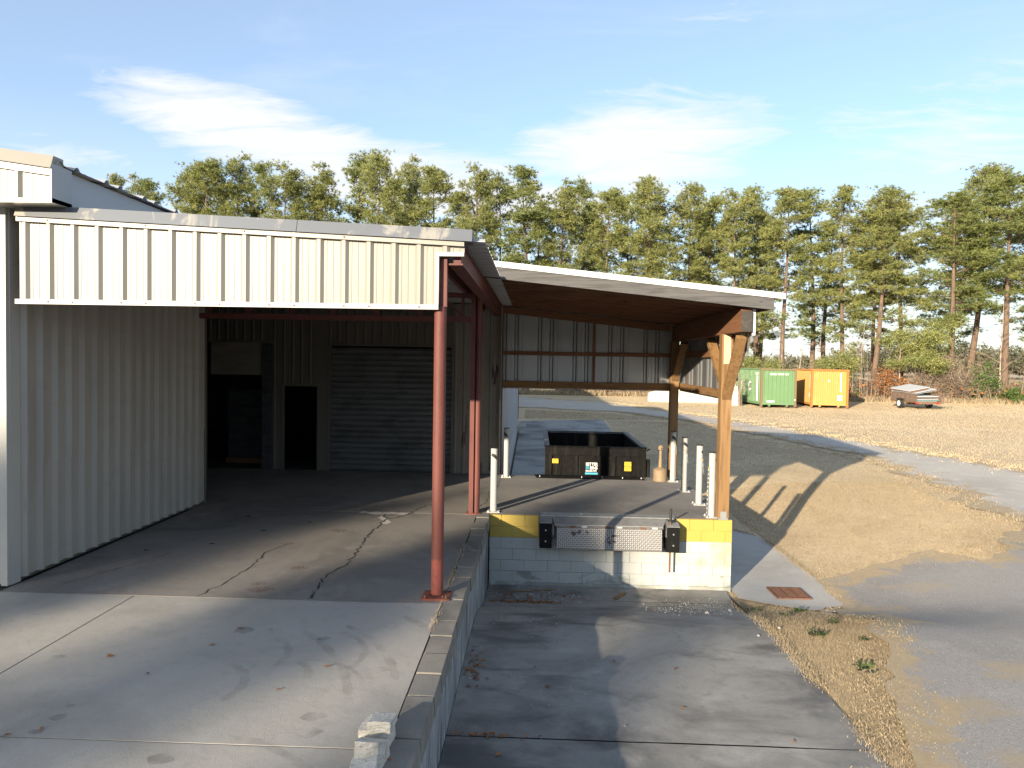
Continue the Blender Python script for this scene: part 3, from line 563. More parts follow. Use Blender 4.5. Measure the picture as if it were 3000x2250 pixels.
# ------------------------------------------------------------------ bollards
def bollard(x, y, label, hook, rot, chain):
    b = thing('bollard', label, 'bollard', (x, y, 1.2), 'white pipe bollards on the dock')
    MB().tube([(x, y, 1.21), (x, y, 2.285)], .0575, 20).build('pipe', 'bollard', b, 30)
    MB().tube([(x, y, 2.283), (x, y, 2.296)], .0605, 20).build('cap', 'black_paint', b, 30)
    MB().box(x-.11, y-.11, 1.2, x+.11, y+.11, 1.213).build('base_plate', 'bollard', b)
    for sx in (-1, 1):
        for sy in (-1, 1): MB().tube([(x+sx*.085, y+sy*.085, 1.21), (x+sx*.085, y+sy*.085, 1.235)], .011, 6).build('bolt', 'bolt', b)
    # slanted black reflective band fragment
    st = MB(); vs = []; fs = []; n = 14
    for k in range(n+1):
        t = k/n; a = R(rot) + R(-62) + R(124)*t
        zz = 2.165 - .085*t; hgt = .065
        for z in (zz, zz+hgt*min(1, 4*t+.05, 4*(1-t)+.05)): vs.append((x+math.sin(a)*.0592, y-math.cos(a)*.0592, z))
    for k in range(n): fs.append((2*k, 2*k+2, 2*k+3, 2*k+1))
    st.add(vs, fs).build('black_band', 'print_black', b)
    if hook is not None:
        a = R(hook); hx, hy = x+math.sin(a)*.062, y-math.cos(a)*.062
        MB().tube([(hx-.012, hy, 2.035), (hx+.0, hy-.02, 2.05), (hx+.02, hy-.012, 2.035), (hx+.004, hy, 2.015), (hx-.012, hy, 2.035)], .010, 6).build('hook', 'brass', b)
    if chain:
        links = MB(); pts = chain
        for i in range(len(pts)-1):
            p, q = Vector(pts[i]), Vector(pts[i+1]); d = (q-p); L = d.length; d.normalize(); k = max(1, int(L/.034))
            for j in range(k):
                c = p + d*(j+.5)*(L/k); s = d.cross(Vector((0, 1, 0)) if j % 2 else Vector((1, .3, 0))).normalized()
                ring = [c + d*(.022*math.cos(t)) + s*(.011*math.sin(t)) for t in [2*math.pi*e/7 for e in range(8)]]
                links.tube(ring, .0032, 4, False)
        stuff(links.build('chain', 'chain', b))
    return b
bollard(-.69, 12.02, 'white bollard near the dock corner nearest the red columns', None, 10, None)
bollard(-.63, 15.65, 'white bollard at the rear corner of the dock by the white wall', None, -25, None)
bollard(3.02, 15.55, 'white bollard in front of the rear timber post, next to the tan ash can', 20, 12, [(3.05, 15.49, 2.03), (3.07, 15.48, 1.95), (3.08, 15.5, 1.80)])
bollard(3.02, 14.36, 'white bollard on the dock edge, next one forward from the rear post', 10, 12, [(3.03, 14.30, 2.03), (3.06, 14.29, 1.93), (3.075, 14.32, 1.78)])
bollard(3.02, 13.05, 'white bollard on the dock edge, next one behind the front timber post', 30, 75, [(3.05, 12.99, 2.03), (3.07, 12.98, 1.93), (3.08, 13.0, 1.78)])
bollard(2.99, 11.99, 'white bollard half hidden by the front timber post, with a chain hanging down', -80, 100, [(2.925, 11.96, 2.02), (2.912, 11.94, 1.6), (2.905, 11.93, 1.23)])
# ash can
ac = thing('ash_can', 'tan plastic cigarette receptacle with a slim neck on the rear of the dock', 'ash can', (2.76, 15.62, 1.2))
MB().tube([(2.76, 15.62, 1.2), (2.76, 15.62, 1.44)], [.155, .15], 20).build('bucket', 'tan', ac, 40)
MB().tube([(2.76, 15.62, 1.441), (2.76, 15.62, 1.47), (2.76, 15.62, 1.50)], [.153, .12, .04], 20).build('lid', 'tan', ac, 40)
MB().tube([(2.76, 15.62, 1.49), (2.765, 15.62, 1.90)], [.042, .030], 14).build('neck', 'tan', ac, 40)
MB().tube([(2.765, 15.62, 1.86), (2.765, 15.62, 1.89), (2.765, 15.62, 1.95), (2.765, 15.62, 1.98)], [.03, .058, .058, .03], 14).build('head', 'tan', ac, 40)
MB().tube([(2.765, 15.558, 1.92), (2.765, 15.566, 1.92)], .014, 10).build('opening', 'black_paint', ac)

# ------------------------------------------------------------------ timber shelter over the dock
sh = thing('dock_shelter', 'timber lean-to roof on posts over the loading dock with ribbed metal back and side', 'shelter', (1.3, 13.5, 1.2))
zt = lambda x: 5.20 - (x+.84)*.0995         # underside of roof sheet
Y0, Y1 = 10.70, 16.25
for k in range(7):
    ya = Y0-.05+k*.80; yb = min(ya+.80, Y1+.05)
    ribbed('roof_sheet', 'roof_white', sh, (-.86, ya, 0), (0, 1, 0), Vector((.0995, 0, 1)).normalized(), yb-ya, 0, 4.55, .267, .03, upv=Vector((1, 0, -.0995)).normalized()).location = (0, 0, 0)
sh_roof = [c for c in sh.children if c.name.startswith('roof_sheet')]
for o in sh_roof:
    for v in o.data.vertices: v.co.z += 5.235
MB().hexa([(-.86, Y0-.075, zt(-.86)), (3.66, Y0-.075, zt(3.66)), (3.66, Y0-.058, zt(3.66)), (-.86, Y0-.058, zt(-.86)), (-.86, Y0-.075, zt(-.86)+.085), (3.66, Y0-.075, zt(3.66)+.085), (3.66, Y0-.058, zt(3.66)+.085), (-.86, Y0-.058, zt(-.86)+.085)]).build('drip_edge', 'roof_white', sh)
def rafter(ya, m, h, x0, x1, nm):
    return MB().hexa([(x0, ya, zt(x0)-h), (x1, ya, zt(x1)-h), (x1, ya+.04, zt(x1)-h), (x0, ya+.04, zt(x0)-h), (x0, ya, zt(x0)-.003), (x1, ya, zt(x1)-.003), (x1, ya+.04, zt(x1)-.003), (x0, ya+.04, zt(x0)-.003)]).build(nm, m, sh)
rafter(Y0-.055, 'grey_x', .175, -.84, 3.50, 'fascia_board')
for k in range(9): rafter(11.28+k*.60, 'brown_x', .15, -.80, 3.44, 'rafter')
for k in range(22):
    ya = Y0+.0+k*.25; rr_ = random.Random(k); e = rr_.uniform(0, .006)
    MB().hexa([(-.80, ya, zt(-.80)-.024-e), (3.48, ya, zt(3.48)-.024-e), (3.48, ya+.243, zt(3.48)-.024-e), (-.80, ya+.243, zt(-.80)-.024-e), (-.80, ya, zt(-.80)-.006), (3.48, ya, zt(3.48)-.006), (3.48, ya+.243, zt(3.48)-.006), (-.80, ya+.243, zt(-.80)-.006)]).build('deck_board', 'brown_x', sh)
MB().beam((3.475, Y0, zt(3.475)-.09), (3.475, Y1, zt(3.475)-.09), .03, .16).build('end_board', 'brown_y', sh)
# double header along the open side
ZB = 4.27
for x0, x1, mm in ((3.065, 3.140, 'brown_y'), (3.146, 3.222, 'brown_y')):
    MB().box(x0, 10.78, ZB, x1, 16.2, 4.585).build('header_beam', mm, sh)
MB().box(3.066, 10.772, ZB+.004, 3.221, 10.779, 4.582).build('end_grain', 'end_grain', sh)
MB().box(3.06, 10.80, 4.588, 3.225, 16.2, 4.62).build('wall_plate', 'brown_y', sh)
def post(x, y, nm='post'):
    p = MB().box(x-.09, y-.09, 1.235, x+.09, y+.09, ZB).build(nm, 'pine_z', sh)
    br = MB().box(x-.08, y-.10, 1.202, x+.08, y+.10, 1.232); br.box(x-.05, y-.097, 1.22, x+.05, y-.092, 1.34); br.build('post_base', 'steel', p)
    return p
post(3.135, 11.86); post(3.09, 16.0)
MB().box(3.075, 11.745, 3.78, 3.185, 11.768, 4.262).build('scab_board', 'new_pine', sh)
MB().beam((3.14, 11.80, 3.22), (3.14, 11.02, 4.20), .085, .15, (1, 0, 0)).build('knee_brace', 'pine_y', sh)
MB().beam((3.14, 11.93, 3.42), (3.14, 12.95, 4.22), .085, .15, (1, 0, 0)).build('knee_brace', 'pine_y', sh)
MB().beam((3.09, 15.92, 3.42), (3.12, 15.10, 4.22), .085, .15, (1, 0, 0)).build('knee_brace', 'pine_y', sh)
# side siding (outside of the posts), its front edge cut on the slant
def side_front(y): return 3.16 if y > 12.2 else 3.16 + (12.2-y)/1.35*1.05
for k in range(7):
    ya = 10.86+k*.80; wd = min(.80, 16.24-ya)
    if wd < .1: break
    ribbed('side_panel', 'galvalume', sh, (3.27, ya, 0), (0, 1, 0), (1, 0, 0), wd, (lambda q, ya=ya: side_front(ya+q)+.0), 4.62, start=.0)
MB().beam((3.275, 10.86, 4.62), (3.275, 10.86, 4.22), .012, .05).build('corner_trim', 'roof_white', sh)
for z, h in ((3.97, .13), (3.27, .14)):
    MB().box(3.205, 11.96 if z > 3.5 else 11.96, z-h/2, 3.245, 16.2, z+h/2).build('side_girt', 'brown_y' if z > 3.5 else 'pine_y', sh)
# back siding
for k in range(5):
    xa = -.80+k*.80; wd = min(.80, 3.20-xa)
    ribbed('back_panel', 'galvalume', sh, (xa, 16.215, 0), (1, 0, 0), (0, 1, 0), wd, 3.15, (lambda q, xa=xa: zt(xa+q)-.02))
for z, h, mm in ((3.96, .085, 'brown_x'), (3.25, .15, 'pine_x')):
    MB().box(-.76, 16.12, z-h/2, 3.0, 16.205, z+h/2).build('back_girt', mm, sh)
MB().hexa([(-.78, 16.10, zt(-.78)-.33), (3.0, 16.10, zt(3.0)-.33), (3.0, 16.20, zt(3.0)-.33), (-.78, 16.20, zt(-.78)-.33), (-.78, 16.10, zt(-.78)-.17), (3.0, 16.10, zt(3.0)-.17), (3.0, 16.20, zt(3.0)-.17), (-.78, 16.20, zt(-.78)-.17)]).build('top_plate', 'brown_x', sh)
MB().box(1.27, 16.108, 3.18, 1.33, 16.118, zt(1.3)-.17).build('stud', 'brown_z', sh)
MB().box(-.83, 16.09, 1.2, -.765, 16.20, zt(-.8)-.17).build('stud', 'brown_z', sh)
MB().hexa([(-.83, Y0, zt(-.83)-.17), (-.79, Y0, zt(-.79)-.17), (-.79, 16.2, zt(-.79)-.17), (-.83, 16.2, zt(-.83)-.17), (-.83, Y0, zt(-.83)-.03), (-.79, Y0, zt(-.79)-.03), (-.79, 16.2, zt(-.79)-.03), (-.83, 16.2, zt(-.83)-.03)]).build('ledger', 'brown_y', sh)

# ------------------------------------------------------------------ steel canopy
cn = thing('steel_canopy', 'cream ribbed fascia canopy on red steel columns beside the warehouse', 'canopy', (-3.2, 8, 1.2))
zr = lambda x: 5.33 - (x+5.60)*.0455                     # canopy roof top
x = -5.60; k = 0
while x < -1.06:
    wd = min(PITCH*3, -1.05-x)
    ribbed('fascia_panel', 'cream', cn, (x, 7.51, 0), (1, 0, 0), (0, -1, 0), wd, 4.335, (lambda q, x=x: zr(x+q)-.13)); x += wd
ribbed('fascia_panel', 'cream', cn, (-1.049, 7.51, 0), (1, 0, 0), (0, -1, 0), .27, 4.885, (lambda q: zr(-1.05+q)-.13), start=0)
MB().box(-5.62, 7.462, 4.30, -1.045, 7.515, 4.352).build('bottom_trim', 'white_steel', cn)
MB().box(-1.075, 7.461, 4.353, -1.043, 7.516, 4.86).build('notch_trim', 'white_steel', cn)
MB().box(-1.075, 7.4615, 4.861, -.78, 7.5155, 4.905).build('notch_trim', 'white_steel', cn)
def rake(nm, m, dz0, dz1, y0, y1, x0, x1, y0t=None):
    return MB().hexa([(x0, y0, zr(x0)+dz0), (x1, y0, zr(x1)+dz0), (x1, y1, zr(x1)+dz0), (x0, y1, zr(x0)+dz0), (x0, y0t or y0, zr(x0)+dz1), (x1, y0t or y0, zr(x1)+dz1), (x1, y1, zr(x1)+dz1), (x0, y1, zr(x0)+dz1)]).build(nm, m, cn)
rake('rake_lip', 'cream', -.145, -.098, 7.455, 7.50, -5.60, -.78)
x = -5.60
for L in (3.05, 1.86): rake('rake_cap', 'galv', -.095, .035, 7.425, 7.70, x, x+L-.006, 7.47); x += L
for k in range(32):
    ya = 7.52+k*PITCH*3
    if ya > 15.9: break
    o = ribbed('roof_panel', 'roof', cn, (-5.62, ya, zr(-5.62)-.075), (0, 1, 0), (0, 0, 1), PITCH*3, 0, 5.06, upv=Vector((1, 0, -.0455)).normalized())
for k in range(5): MB().beam((-5.6+k*1.05+.2, 7.6, zr(-5.6+k*1.05+.2)-.16), (-5.6+k*1.05+.2, 15.9, zr(-5.6+k*1.05+.2)-.16), .06, .15).build('purlin', 'red', cn)
for k in range(17):
    xs_ = -5.55+k*.267
    MB().tube([(xs_+.03, 7.462, 4.325), (xs_+.03, 7.455, 4.325)], .009, 6).build('screw', 'rust' if k % 3 else 'bolt', cn)
    MB().tube([(xs_+.03, 7.456, zr(xs_)-.12), (xs_+.03, 7.449, zr(xs_)-.12)], .009, 6).build('screw', 'rust' if k % 4 == 1 else 'bolt', cn)
# eave beam
eb = MB().box(-.90, 7.56, 4.80, -.82, 15.95, 4.99); eb.box(-.95, 7.56, 4.78, -.80, 15.95, 4.80); eb.box(-.95, 7.56, 4.99, -.80, 15.95, 5.01); eb.build('eave_beam', 'red', cn)
MB().box(-5.6, 7.55, 4.34, -1.04, 7.66, 4.44).build('front_girder', 'red', cn)
MB().beam((-.98, 7.62, 4.95), (-2.6, 10.6, 4.95), .06, .06).build('roof_brace', 'red', cn)
c1 = MB().tube([(-1.035, 7.585, 1.235), (-1.035, 7.585, 1.62)], .0665, 24).build('column', 'red_rust', cn, 30)
MB().tube([(-1.035, 7.585, 1.621), (-1.035, 7.585, 4.335)], .0665, 24).build('column_shaft', 'red', c1, 30)
MB().box(-1.185, 7.44, 1.203, -.885, 7.73, 1.222).build('base_plate', 'red_rust', c1)
for sx in (-1, 1): MB().tube([(-1.035+sx*.115, 7.47, 1.22), (-1.035+sx*.115, 7.47, 1.255)], .014, 6).build('anchor_bolt', 'rust', c1)
MB().box(-1.038, 7.535, 4.336, -.965, 7.63, 4.95).build('column_stub', 'red', cn)
c2 = MB().box(-1.095, 11.78, 1.205, -1.022, 11.93, 4.9).build('column', 'red', cn)
MB().tube([(-.968, 11.855, 1.21), (-.968, 11.855, 4.9)], .052, 18).build('column_pipe', 'red', c2, 30)
MB().box(-1.13, 11.74, 1.201, -.90, 11.97, 1.214).build('base_plate', 'red_rust', c2)
tr = MB().box(-5.70, 11.81, 4.41, -1.10, 11.89, 4.50).build('truss', 'red', cn)
xx = -5.6
while xx < -1.2:
    MB().box(xx+.02, 11.825, 4.501, xx+.06, 11.875, zr(xx)-.24).build('web', 'red', tr)
    MB().beam((xx+.04, 11.85, 4.50), (xx-.38 if xx > -5.3 else xx+.4, 11.85, zr(xx)-.26), .03, .035).build('web', 'red', tr)
    xx += .72
MB().hexa([(-5.7, 11.81, zr(-5.7)-.32), (-1.1, 11.81, zr(-1.1)-.32), (-1.1, 11.89, zr(-1.1)-.32), (-5.7, 11.89, zr(-5.7)-.32), (-5.7, 11.81, zr(-5.7)-.24), (-1.1, 11.81, zr(-1.1)-.24), (-1.1, 11.89, zr(-1.1)-.24), (-5.7, 11.89, zr(-5.7)-.24)]).build('top_chord', 'red', tr)

# ------------------------------------------------------------------ warehouse
wh = thing('warehouse', 'large cream metal warehouse with open bay, roller doors and white rear wall', 'warehouse', (-10, 20, 1.2))
YF = 7.56
for k in range(9):          # front wall
    xa = -5.80-(k+1)*.801
    ribbed('front_panel', 'white_steel', wh, (xa, YF, 0), (1, 0, 0), (0, -1, 0), .80, 1.22, 5.62)
ct = MB().box(-5.835, YF-.045, 1.21, -5.762, YF-.002, 5.47); ct.box(-5.775, YF-.002, 1.21, -5.748, YF+.14, 5.47); ct.build('corner_trim', 'white_steel', wh)
for k in range(6):          # wall of the open bay, two tiers of sheets
    ya = 7.70+k*.76
    wd = min(.76, 12.12-ya)
    if wd < .05: break
    ribbed('bay_panel', 'bay_wall_lit', wh, (-5.762, ya, 0), (0, 1, 0), (1, 0, 0), wd, 1.25, 2.53, .253, .045)
    ribbed('bay_panel', 'bay_wall_lit', wh, (-5.755, ya, 0), (0, 1, 0), (1, 0, 0), wd, 2.50, 5.28, .253, .045)
MB().box(-5.79, 12.121, 1.2, -5.745, 12.17, 5.25).build('end_trim', 'cream_shaded', wh)
MB().box(-5.93, 7.7, 1.2, -5.80, 12.16, 5.3).build('bay_wall_core', 'cream_shaded', wh)
# back wall of the bay at Y=16.04 with its openings
YB = 16.05
def bw(x0, x1, z0, z1, m='cream_shaded', nm='back_panel'):
    x = x0
    while x < x1-.02:
        wd = min(.80, x1-x); ribbed(nm, m, wh, (x, YB, 0), (1, 0, 0), (0, -1, 0), wd, z0, z1, .2, .02); x += wd
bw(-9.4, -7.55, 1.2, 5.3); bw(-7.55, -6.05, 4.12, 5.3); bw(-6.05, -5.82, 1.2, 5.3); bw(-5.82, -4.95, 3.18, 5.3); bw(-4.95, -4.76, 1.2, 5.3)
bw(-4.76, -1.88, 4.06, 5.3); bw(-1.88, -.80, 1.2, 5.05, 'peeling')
MB().box(-.86, YB-.06, 1.2, -.80, YB-.02, 5.0).build('corner_trim', 'cream_shaded', wh)
# big roller door
rd = MB().box(-4.70, YB+.06, 1.2, -1.92, YB+.10, 4.02).build('roller_door', 'slat', wh)
for k in range(22):
    z0 = 1.215+k*.127
    MB().prism([(YB+.055, z0+.004), (YB+.028, z0+.03), (YB+.028, z0+.095), (YB+.055, z0+.122)], 0, -4.69, -1.93).build('slat', 'slat', rd)
for xa, xb in ((-4.76, -4.70), (-1.92, -1.87)): MB().box(xa, YB-.03, 1.2, xb, YB+.09, 4.06).build('door_jamb', 'cream_shaded', rd)
MB().box(-4.76, YB-.031, 4.061, -1.87, YB+.09, 4.11).build('door_head', 'cream_shaded', rd)
# half raised shutter
sd = MB().box(-7.50, YB+.05, 3.36, -6.28, YB+.08, 4.10).build('raised_shutter', 'shutter', wh)
for k in range(4): MB().box(-7.49, YB+.03, 3.37+k*.185, -6.29, YB+.049, 3.37+k*.185+.172).build('slat', 'shutter', sd)
MB().box(-6.28, YB-.02, 1.2, -6.24, YB+.08, 4.12).build('door_jamb', 'goods', sd)
MB().box(-6.24, YB+.0, 1.2, -6.05, YB+.05, 4.12).build('side_panel', 'goods', wh)
MB().box(-7.6, YB-.031, 4.10, -6.02, YB+.05, 4.15).build('door_head', 'cream_shaded', sd)
dr = MB().box(-5.82, YB-.02, 1.2, -5.77, YB+.06, 3.18).build('door_frame', 'cream_shaded', wh)
MB().box(-5.0, YB-.02, 1.2, -4.95, YB+.06, 3.18).build('jamb', 'cream_shaded', dr); MB().box(-5.77, YB-.02, 3.12, -5.0, YB+.06, 3.18).build('head', 'cream_shaded', dr)
# interior, roof and the rear part with the white side wall
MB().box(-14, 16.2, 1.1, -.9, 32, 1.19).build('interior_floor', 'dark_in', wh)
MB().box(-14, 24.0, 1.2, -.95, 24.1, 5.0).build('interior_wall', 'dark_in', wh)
MB().box(-9.5, 12.17, 1.2, -9.4, 16.0, 5.7).build('bay_end_wall', 'cream_shaded', wh)
MB().box(-9.5, 12.17, 1.2, -5.94, 12.2, 5.7).build('bay_return_wall', 'cream_shaded', wh)
for k in range(20):
    ya = 16.06+k*.80; wd = min(.80, 32.0-ya)
    if wd < .05: break
    ribbed('side_panel', 'white_siding', wh, (-.80, ya, 0), (0, 1, 0), (1, 0, 0), wd, 1.18, 5.02, .267, .012)
MB().box(-.95, 16.06, -.2, -.785, 32.05, 1.175).build('foundation', 'white_siding', wh)
MB().box(-.83, 32.001, 1.18, -.77, 32.06, 5.0).build('corner_trim', 'rust', wh)
MB().box(-.785, 29.6, .98, -.40, 30.9, 1.06).build('wall_ledge', 'strip', wh)
MB().box(-14, 32.0, .3, -.81, 32.1, 5.05).build('rear_wall', 'white_siding', wh)
for k in range(20):
    ya = 15.93+k*.801
    ribbed('roof_panel', 'roof', wh, (-5.62, ya, zr(-5.62)-.075), (0, 1, 0), (0, 0, 1), .80, 0, 5.06, upv=Vector((1, 0, -.0455)).normalized())
# main roof (gable rising to the left), wall under its eave, rake box
zm = lambda x: 5.76 + (-5.06-x)*.14
for k in range(52):
    ya = 7.28+k*.801
    ribbed('main_roof_panel', 'roof', wh, (-25.0, ya, zm(-25.0)), (0, 1, 0), (0, 0, 1), .80, 0, 20.16, .267, .04, upv=Vector((1, 0, -.14)).normalized())
MB().prism([(-5.16, 5.20), (-5.12, 5.20), (-5.12, 5.735), (-5.16, 5.735)], 1, 7.56, 49).build('eave_wall', 'grey_siding', wh)
MB().prism([(-45, .3), (-5.9, .3), (-5.9, 5.78), (-25, 8.45), (-45, 5.7)], 1, 48.8, 49).build('far_gable', 'grey_siding', wh)
MB().prism([(-25.0, 8.52), (-45, 5.72), (-45, 5.66), (-25.0, 8.46)], 1, 7.3, 49).build('far_roof_slope', 'roof', wh)
MB().box(-13.1, 7.6, .3, -13.0, 49, 7.3).build('west_wall', 'cream_shaded', wh)
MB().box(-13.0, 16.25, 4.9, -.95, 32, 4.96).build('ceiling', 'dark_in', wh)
MB().box(-6.0, 32.1, .3, -5.9, 49, 5.7).build('side_wall', 'white_siding', wh)
# rake box over the front wall
for k in range(6):
    xa = -5.075-(k+1)*.80
    ribbed('rake_panel', 'cream', wh, (xa, 7.28, 0), (1, 0, 0), (0, -1, 0), .80, 5.385, (lambda q, xa=xa: zm(xa+q)-.13), start=.10)
MB().box(-10, 7.24, 5.335, -5.05, 7.56, 5.384).build('rake_soffit', 'cream', wh)
MB().prism([(7.235, 5.34), (7.555, 5.34), (7.555, 5.74), (7.235, 5.74)], 0, -5.066, -5.05).build('rake_end', 'white_siding', wh)
MB().hexa([(-10, 7.245, zm(-10)-.145), (-5.068, 7.245, zm(-5.068)-.145), (-5.068, 7.30, zm(-5.068)-.145), (-10, 7.30, zm(-10)-.145), (-10, 7.245, zm(-10)-.075), (-5.068, 7.245, zm(-5.068)-.075), (-5.068, 7.30, zm(-5.068)-.075), (-10, 7.30, zm(-10)-.075)]).build('rake_lip', 'cream', wh)
MB().hexa([(-10, 7.215, zm(-10)-.072), (-5.052, 7.215, zm(-5.052)-.072), (-5.052, 7.42, zm(-5.052)-.072), (-10, 7.42, zm(-10)-.072), (-10, 7.265, zm(-10)+.065), (-5.052, 7.265, zm(-5.052)+.065), (-5.052, 7.42, zm(-5.052)+.065), (-10, 7.42, zm(-10)+.065)]).build('rake_cap', 'cream', wh)
# stacked goods just inside the open doorway
gd = thing('goods_stack', 'dim wrapped stack of goods just inside the half raised shutter door', 'goods', (-7.0, 17.2, 1.2))
MB().box(-7.5, 16.9, 1.20, -6.55, 17.7, 1.32).build('pallet', 'brown_x', gd)
for k in range(4): MB().box(-7.46+.02*(k % 2), 16.93, 1.322+k*.42, -6.6+.02*(k % 2), 17.66, 1.73+k*.42).build('layer', 'goods', gd)

# ------------------------------------------------------------------ dumpster
dp = thing('dumpster', 'open black steel dumpster with sticker panel parked behind the dock', 'dumpster', (1.4, 18, .05))
x0, x1, ya, yb, zt_, zb = .27, 2.53, 16.36, 19.95, 1.785, .12
def plate(nm, m, a, b, c, d, t, nrm):
    n = Vector(nrm)*t; P = [Vector(q) for q in (a, b, c, d)]
    return MB().hexa([*P, *[p+n for p in P]]).build(nm, m, dp)
plate('front_wall', 'dump', (x0+.06, ya, zb), (x1-.06, ya, zb), (x1-.02, ya, zt_), (x0+.02, ya, zt_), .04, (0, 1, 0))
plate('back_wall', 'dump', (x0+.06, yb, zb+.1), (x1-.06, yb, zb+.1), (x1-.02, yb, zt_), (x0+.02, yb, zt_), .04, (0, -1, 0))
plate('side_wall', 'dump', (x0+.06, ya, zb), (x0+.06, yb, zb+.1), (x0, yb, zt_), (x0, ya, zt_), .04, (1, 0, 0))
plate('side_wall', 'dump', (x1-.06, ya, zb), (x1-.06, yb, zb+.1), (x1, yb, zt_), (x1, ya, zt_), .04, (-1, 0, 0))
MB().box(x0+.07, ya+.02, zb-.02, x1-.07, yb-.02, zb+.03).build('floor', 'dump_in', dp)
MB().box(x0-.03, ya-.035, zt_-.16, x1+.03, ya-.002, zt_+.02).build('front_rail', 'dump', dp)
MB().box(x0-.05, ya-.03, zt_+.021, x1+.05, ya+.06, zt_+.05).build('rim', 'dump', dp)
MB().box(x0-.05, ya+.061, zt_+.0, x0+.07, yb, zt_+.05).build('rim', 'dump_rim', dp)
MB().box(x1-.07, ya+.061, zt_+.0, x1+.05, yb, zt_+.05).build('rim', 'dump_rim', dp)
MB().box(x0-.05, yb+.001, zt_+.0, x1+.05, yb+.08, zt_+.05).build('rim', 'dump_rim', dp)
for xp in (x0-.03, x1-.12): MB().box(xp, ya-.045, zb-.05, xp+.15, ya-.004, zt_-.161).build('corner_post', 'dump', dp)
for k in range(5): MB().box(x0+.30+k*.40, ya-.022, zb, x0+.335+k*.40, ya-.003, zt_-.162).build('stiffener', 'dump', dp)
MB().box(1.66, ya-.040, zb, 1.86, ya-.023, zt_-.162).build('centre_channel', 'dump', dp)
MB().box(x1+.03, ya+.0, 1.15, x1+.13, ya+.12, 1.55).build('latch', 'dump', dp)
MB().tube([(x1+.05, ya+.03, 1.76), (x1+.12, ya+.03, 1.80)], .02, 6).build('hook', 'dump', dp)
for k in range(2): MB().tube([(x0+.25+k*1.76, ya+.4, .06), (x0+.25+k*1.76, yb-.3, .12)], .06, 8).build('skid', 'dump', dp)
YT = ya-.0475
u_, v_ = (1, 0, 0), (0, 0, 1)
text('lettering', 'BETTER', .096, (1.178, YT, 1.40), u_, v_, 'print_white', dp, .003, .92, .90)
text('lettering', 'BINS', .096, (1.272, YT, 1.315), u_, v_, 'print_white', dp, .003, .92, .95)
text('lettering', '843-358-7373', .060, (1.178, YT, 1.258), u_, v_, 'print_white', dp, .003, .92, .80)
for k in range(3): MB().box(1.178, YT-.003, 1.322+k*.024, 1.258, YT+.004, 1.336+k*.024).build('logo_bar', 'print_blue', dp)
MB().box(1.165, YT-.003, 1.195, 1.455, YT+.004, 1.238).build('logo_bar', 'print_blue', dp)
def caution(xs, zs, wd, h):
    s = MB().box(xs, YT-.001, zs, xs+wd, YT+.006, zs+h).build('caution_sticker', 'sticker_y', dp)
    text('lettering', 'CAUTION', h*.30, (xs+wd*.07, YT-.002, zs+h*.66), u_, v_, 'print_red' if xs < 1 else 'print_black', s, .001, 1.0, wd*.86/(h*.30*4.15))
    for q in (.12, .28, .44): MB().box(xs+wd*.1, YT-.003, zs+h*q, xs+wd*.9, YT-.0012, zs+h*q+.005).build('print_line', 'print_black', s)
    MB().box(xs, YT-.003, zs+h*.58, xs+wd, YT-.0012, zs+h*.60).build('print_line', 'print_black', s)
caution(.405, 1.44, .14, .10); caution(2.065, 1.40, .155, .10); caution(2.065, 1.29, .155, .10)

# ------------------------------------------------------------------ drain grate, rubble, debris
gt = thing('drain_grate', 'rusty iron drain grate set in the concrete strip beside the dock', 'drain grate', (4.2, 11.65, .05))
def gz(x, y): return g1(x, y)+.04
gbase = min(gz(3.92, 11.9), gz(4.45, 11.4))
for xa, ya_, xb, yb_ in ((3.92, 11.37, 4.47, 11.40), (3.92, 11.89, 4.47, 11.92), (3.92, 11.401, 3.95, 11.889), (4.44, 11.401, 4.47, 11.889)):
    MB().box(xa, ya_, gbase-.03, xb, yb_, gbase+.022).build('frame', 'rust', gt)
MB().box(3.951, 11.401, gbase-.03, 4.439, 11.889, gbase+.004).build('well', 'rust', gt)
for k in range(11): MB().box(3.951, 11.412+k*.0435, gbase+.0045, 4.439, 11.412+k*.0435+.026, gbase+.019).build('bar', 'rust', gt)
for k in range(2): MB().box(4.10+k*.16, 11.402, gbase+.0195, 4.115+k*.16, 11.888, gbase+.024).build('cross_bar', 'rust', gt)

def chunk(name, label, poly, z0, z1, tilt, seed, top_scale=.94):
    """broken slab piece: jagged outline, rough sides"""
    r = random.Random(seed); P = jag([(-.985+(a+1.05)*.76, b+.05) for a, b in poly], .011, .035, seed); z0 = 1.2+(z0-1.2)*.74; z1 = 1.2+(z1-1.2)*.74; n = len(P); cx = sum(p[0] for p in P)/n; cy = sum(p[1] for p in P)/n
    mb = MB(); lv = 8; vs = []; fs = []
    for l in range(lv+1):
        t = l/lv
        for p in P:
            e = r.uniform(-.005, .005) if 0 < l < lv else 0
            s = 1 + (top_scale-1)*t
            xx, yy = cx+(p[0]-cx)*s+e, cy+(p[1]-cy)*s+r.uniform(-.005, .005)*(0 < l < lv)
            vs.append((xx, yy, z0+(z1-z0)*t + tilt[0]*(xx-cx)*t + tilt[1]*(yy-cy)*t))
    for l in range(lv):
        for i in range(n): fs.append((l*n+i, l*n+(i+1) % n, (l+1)*n+(i+1) % n, (l+1)*n+i))
    fs += [tuple(range(n-1, -1, -1)), tuple(range(lv*n, (lv+1)*n))]
    o = mb.add(vs, fs).build(name, 'rubble'); tag(o, label, 'concrete chunk', 'broken concrete chunks at the retaining wall'); return o
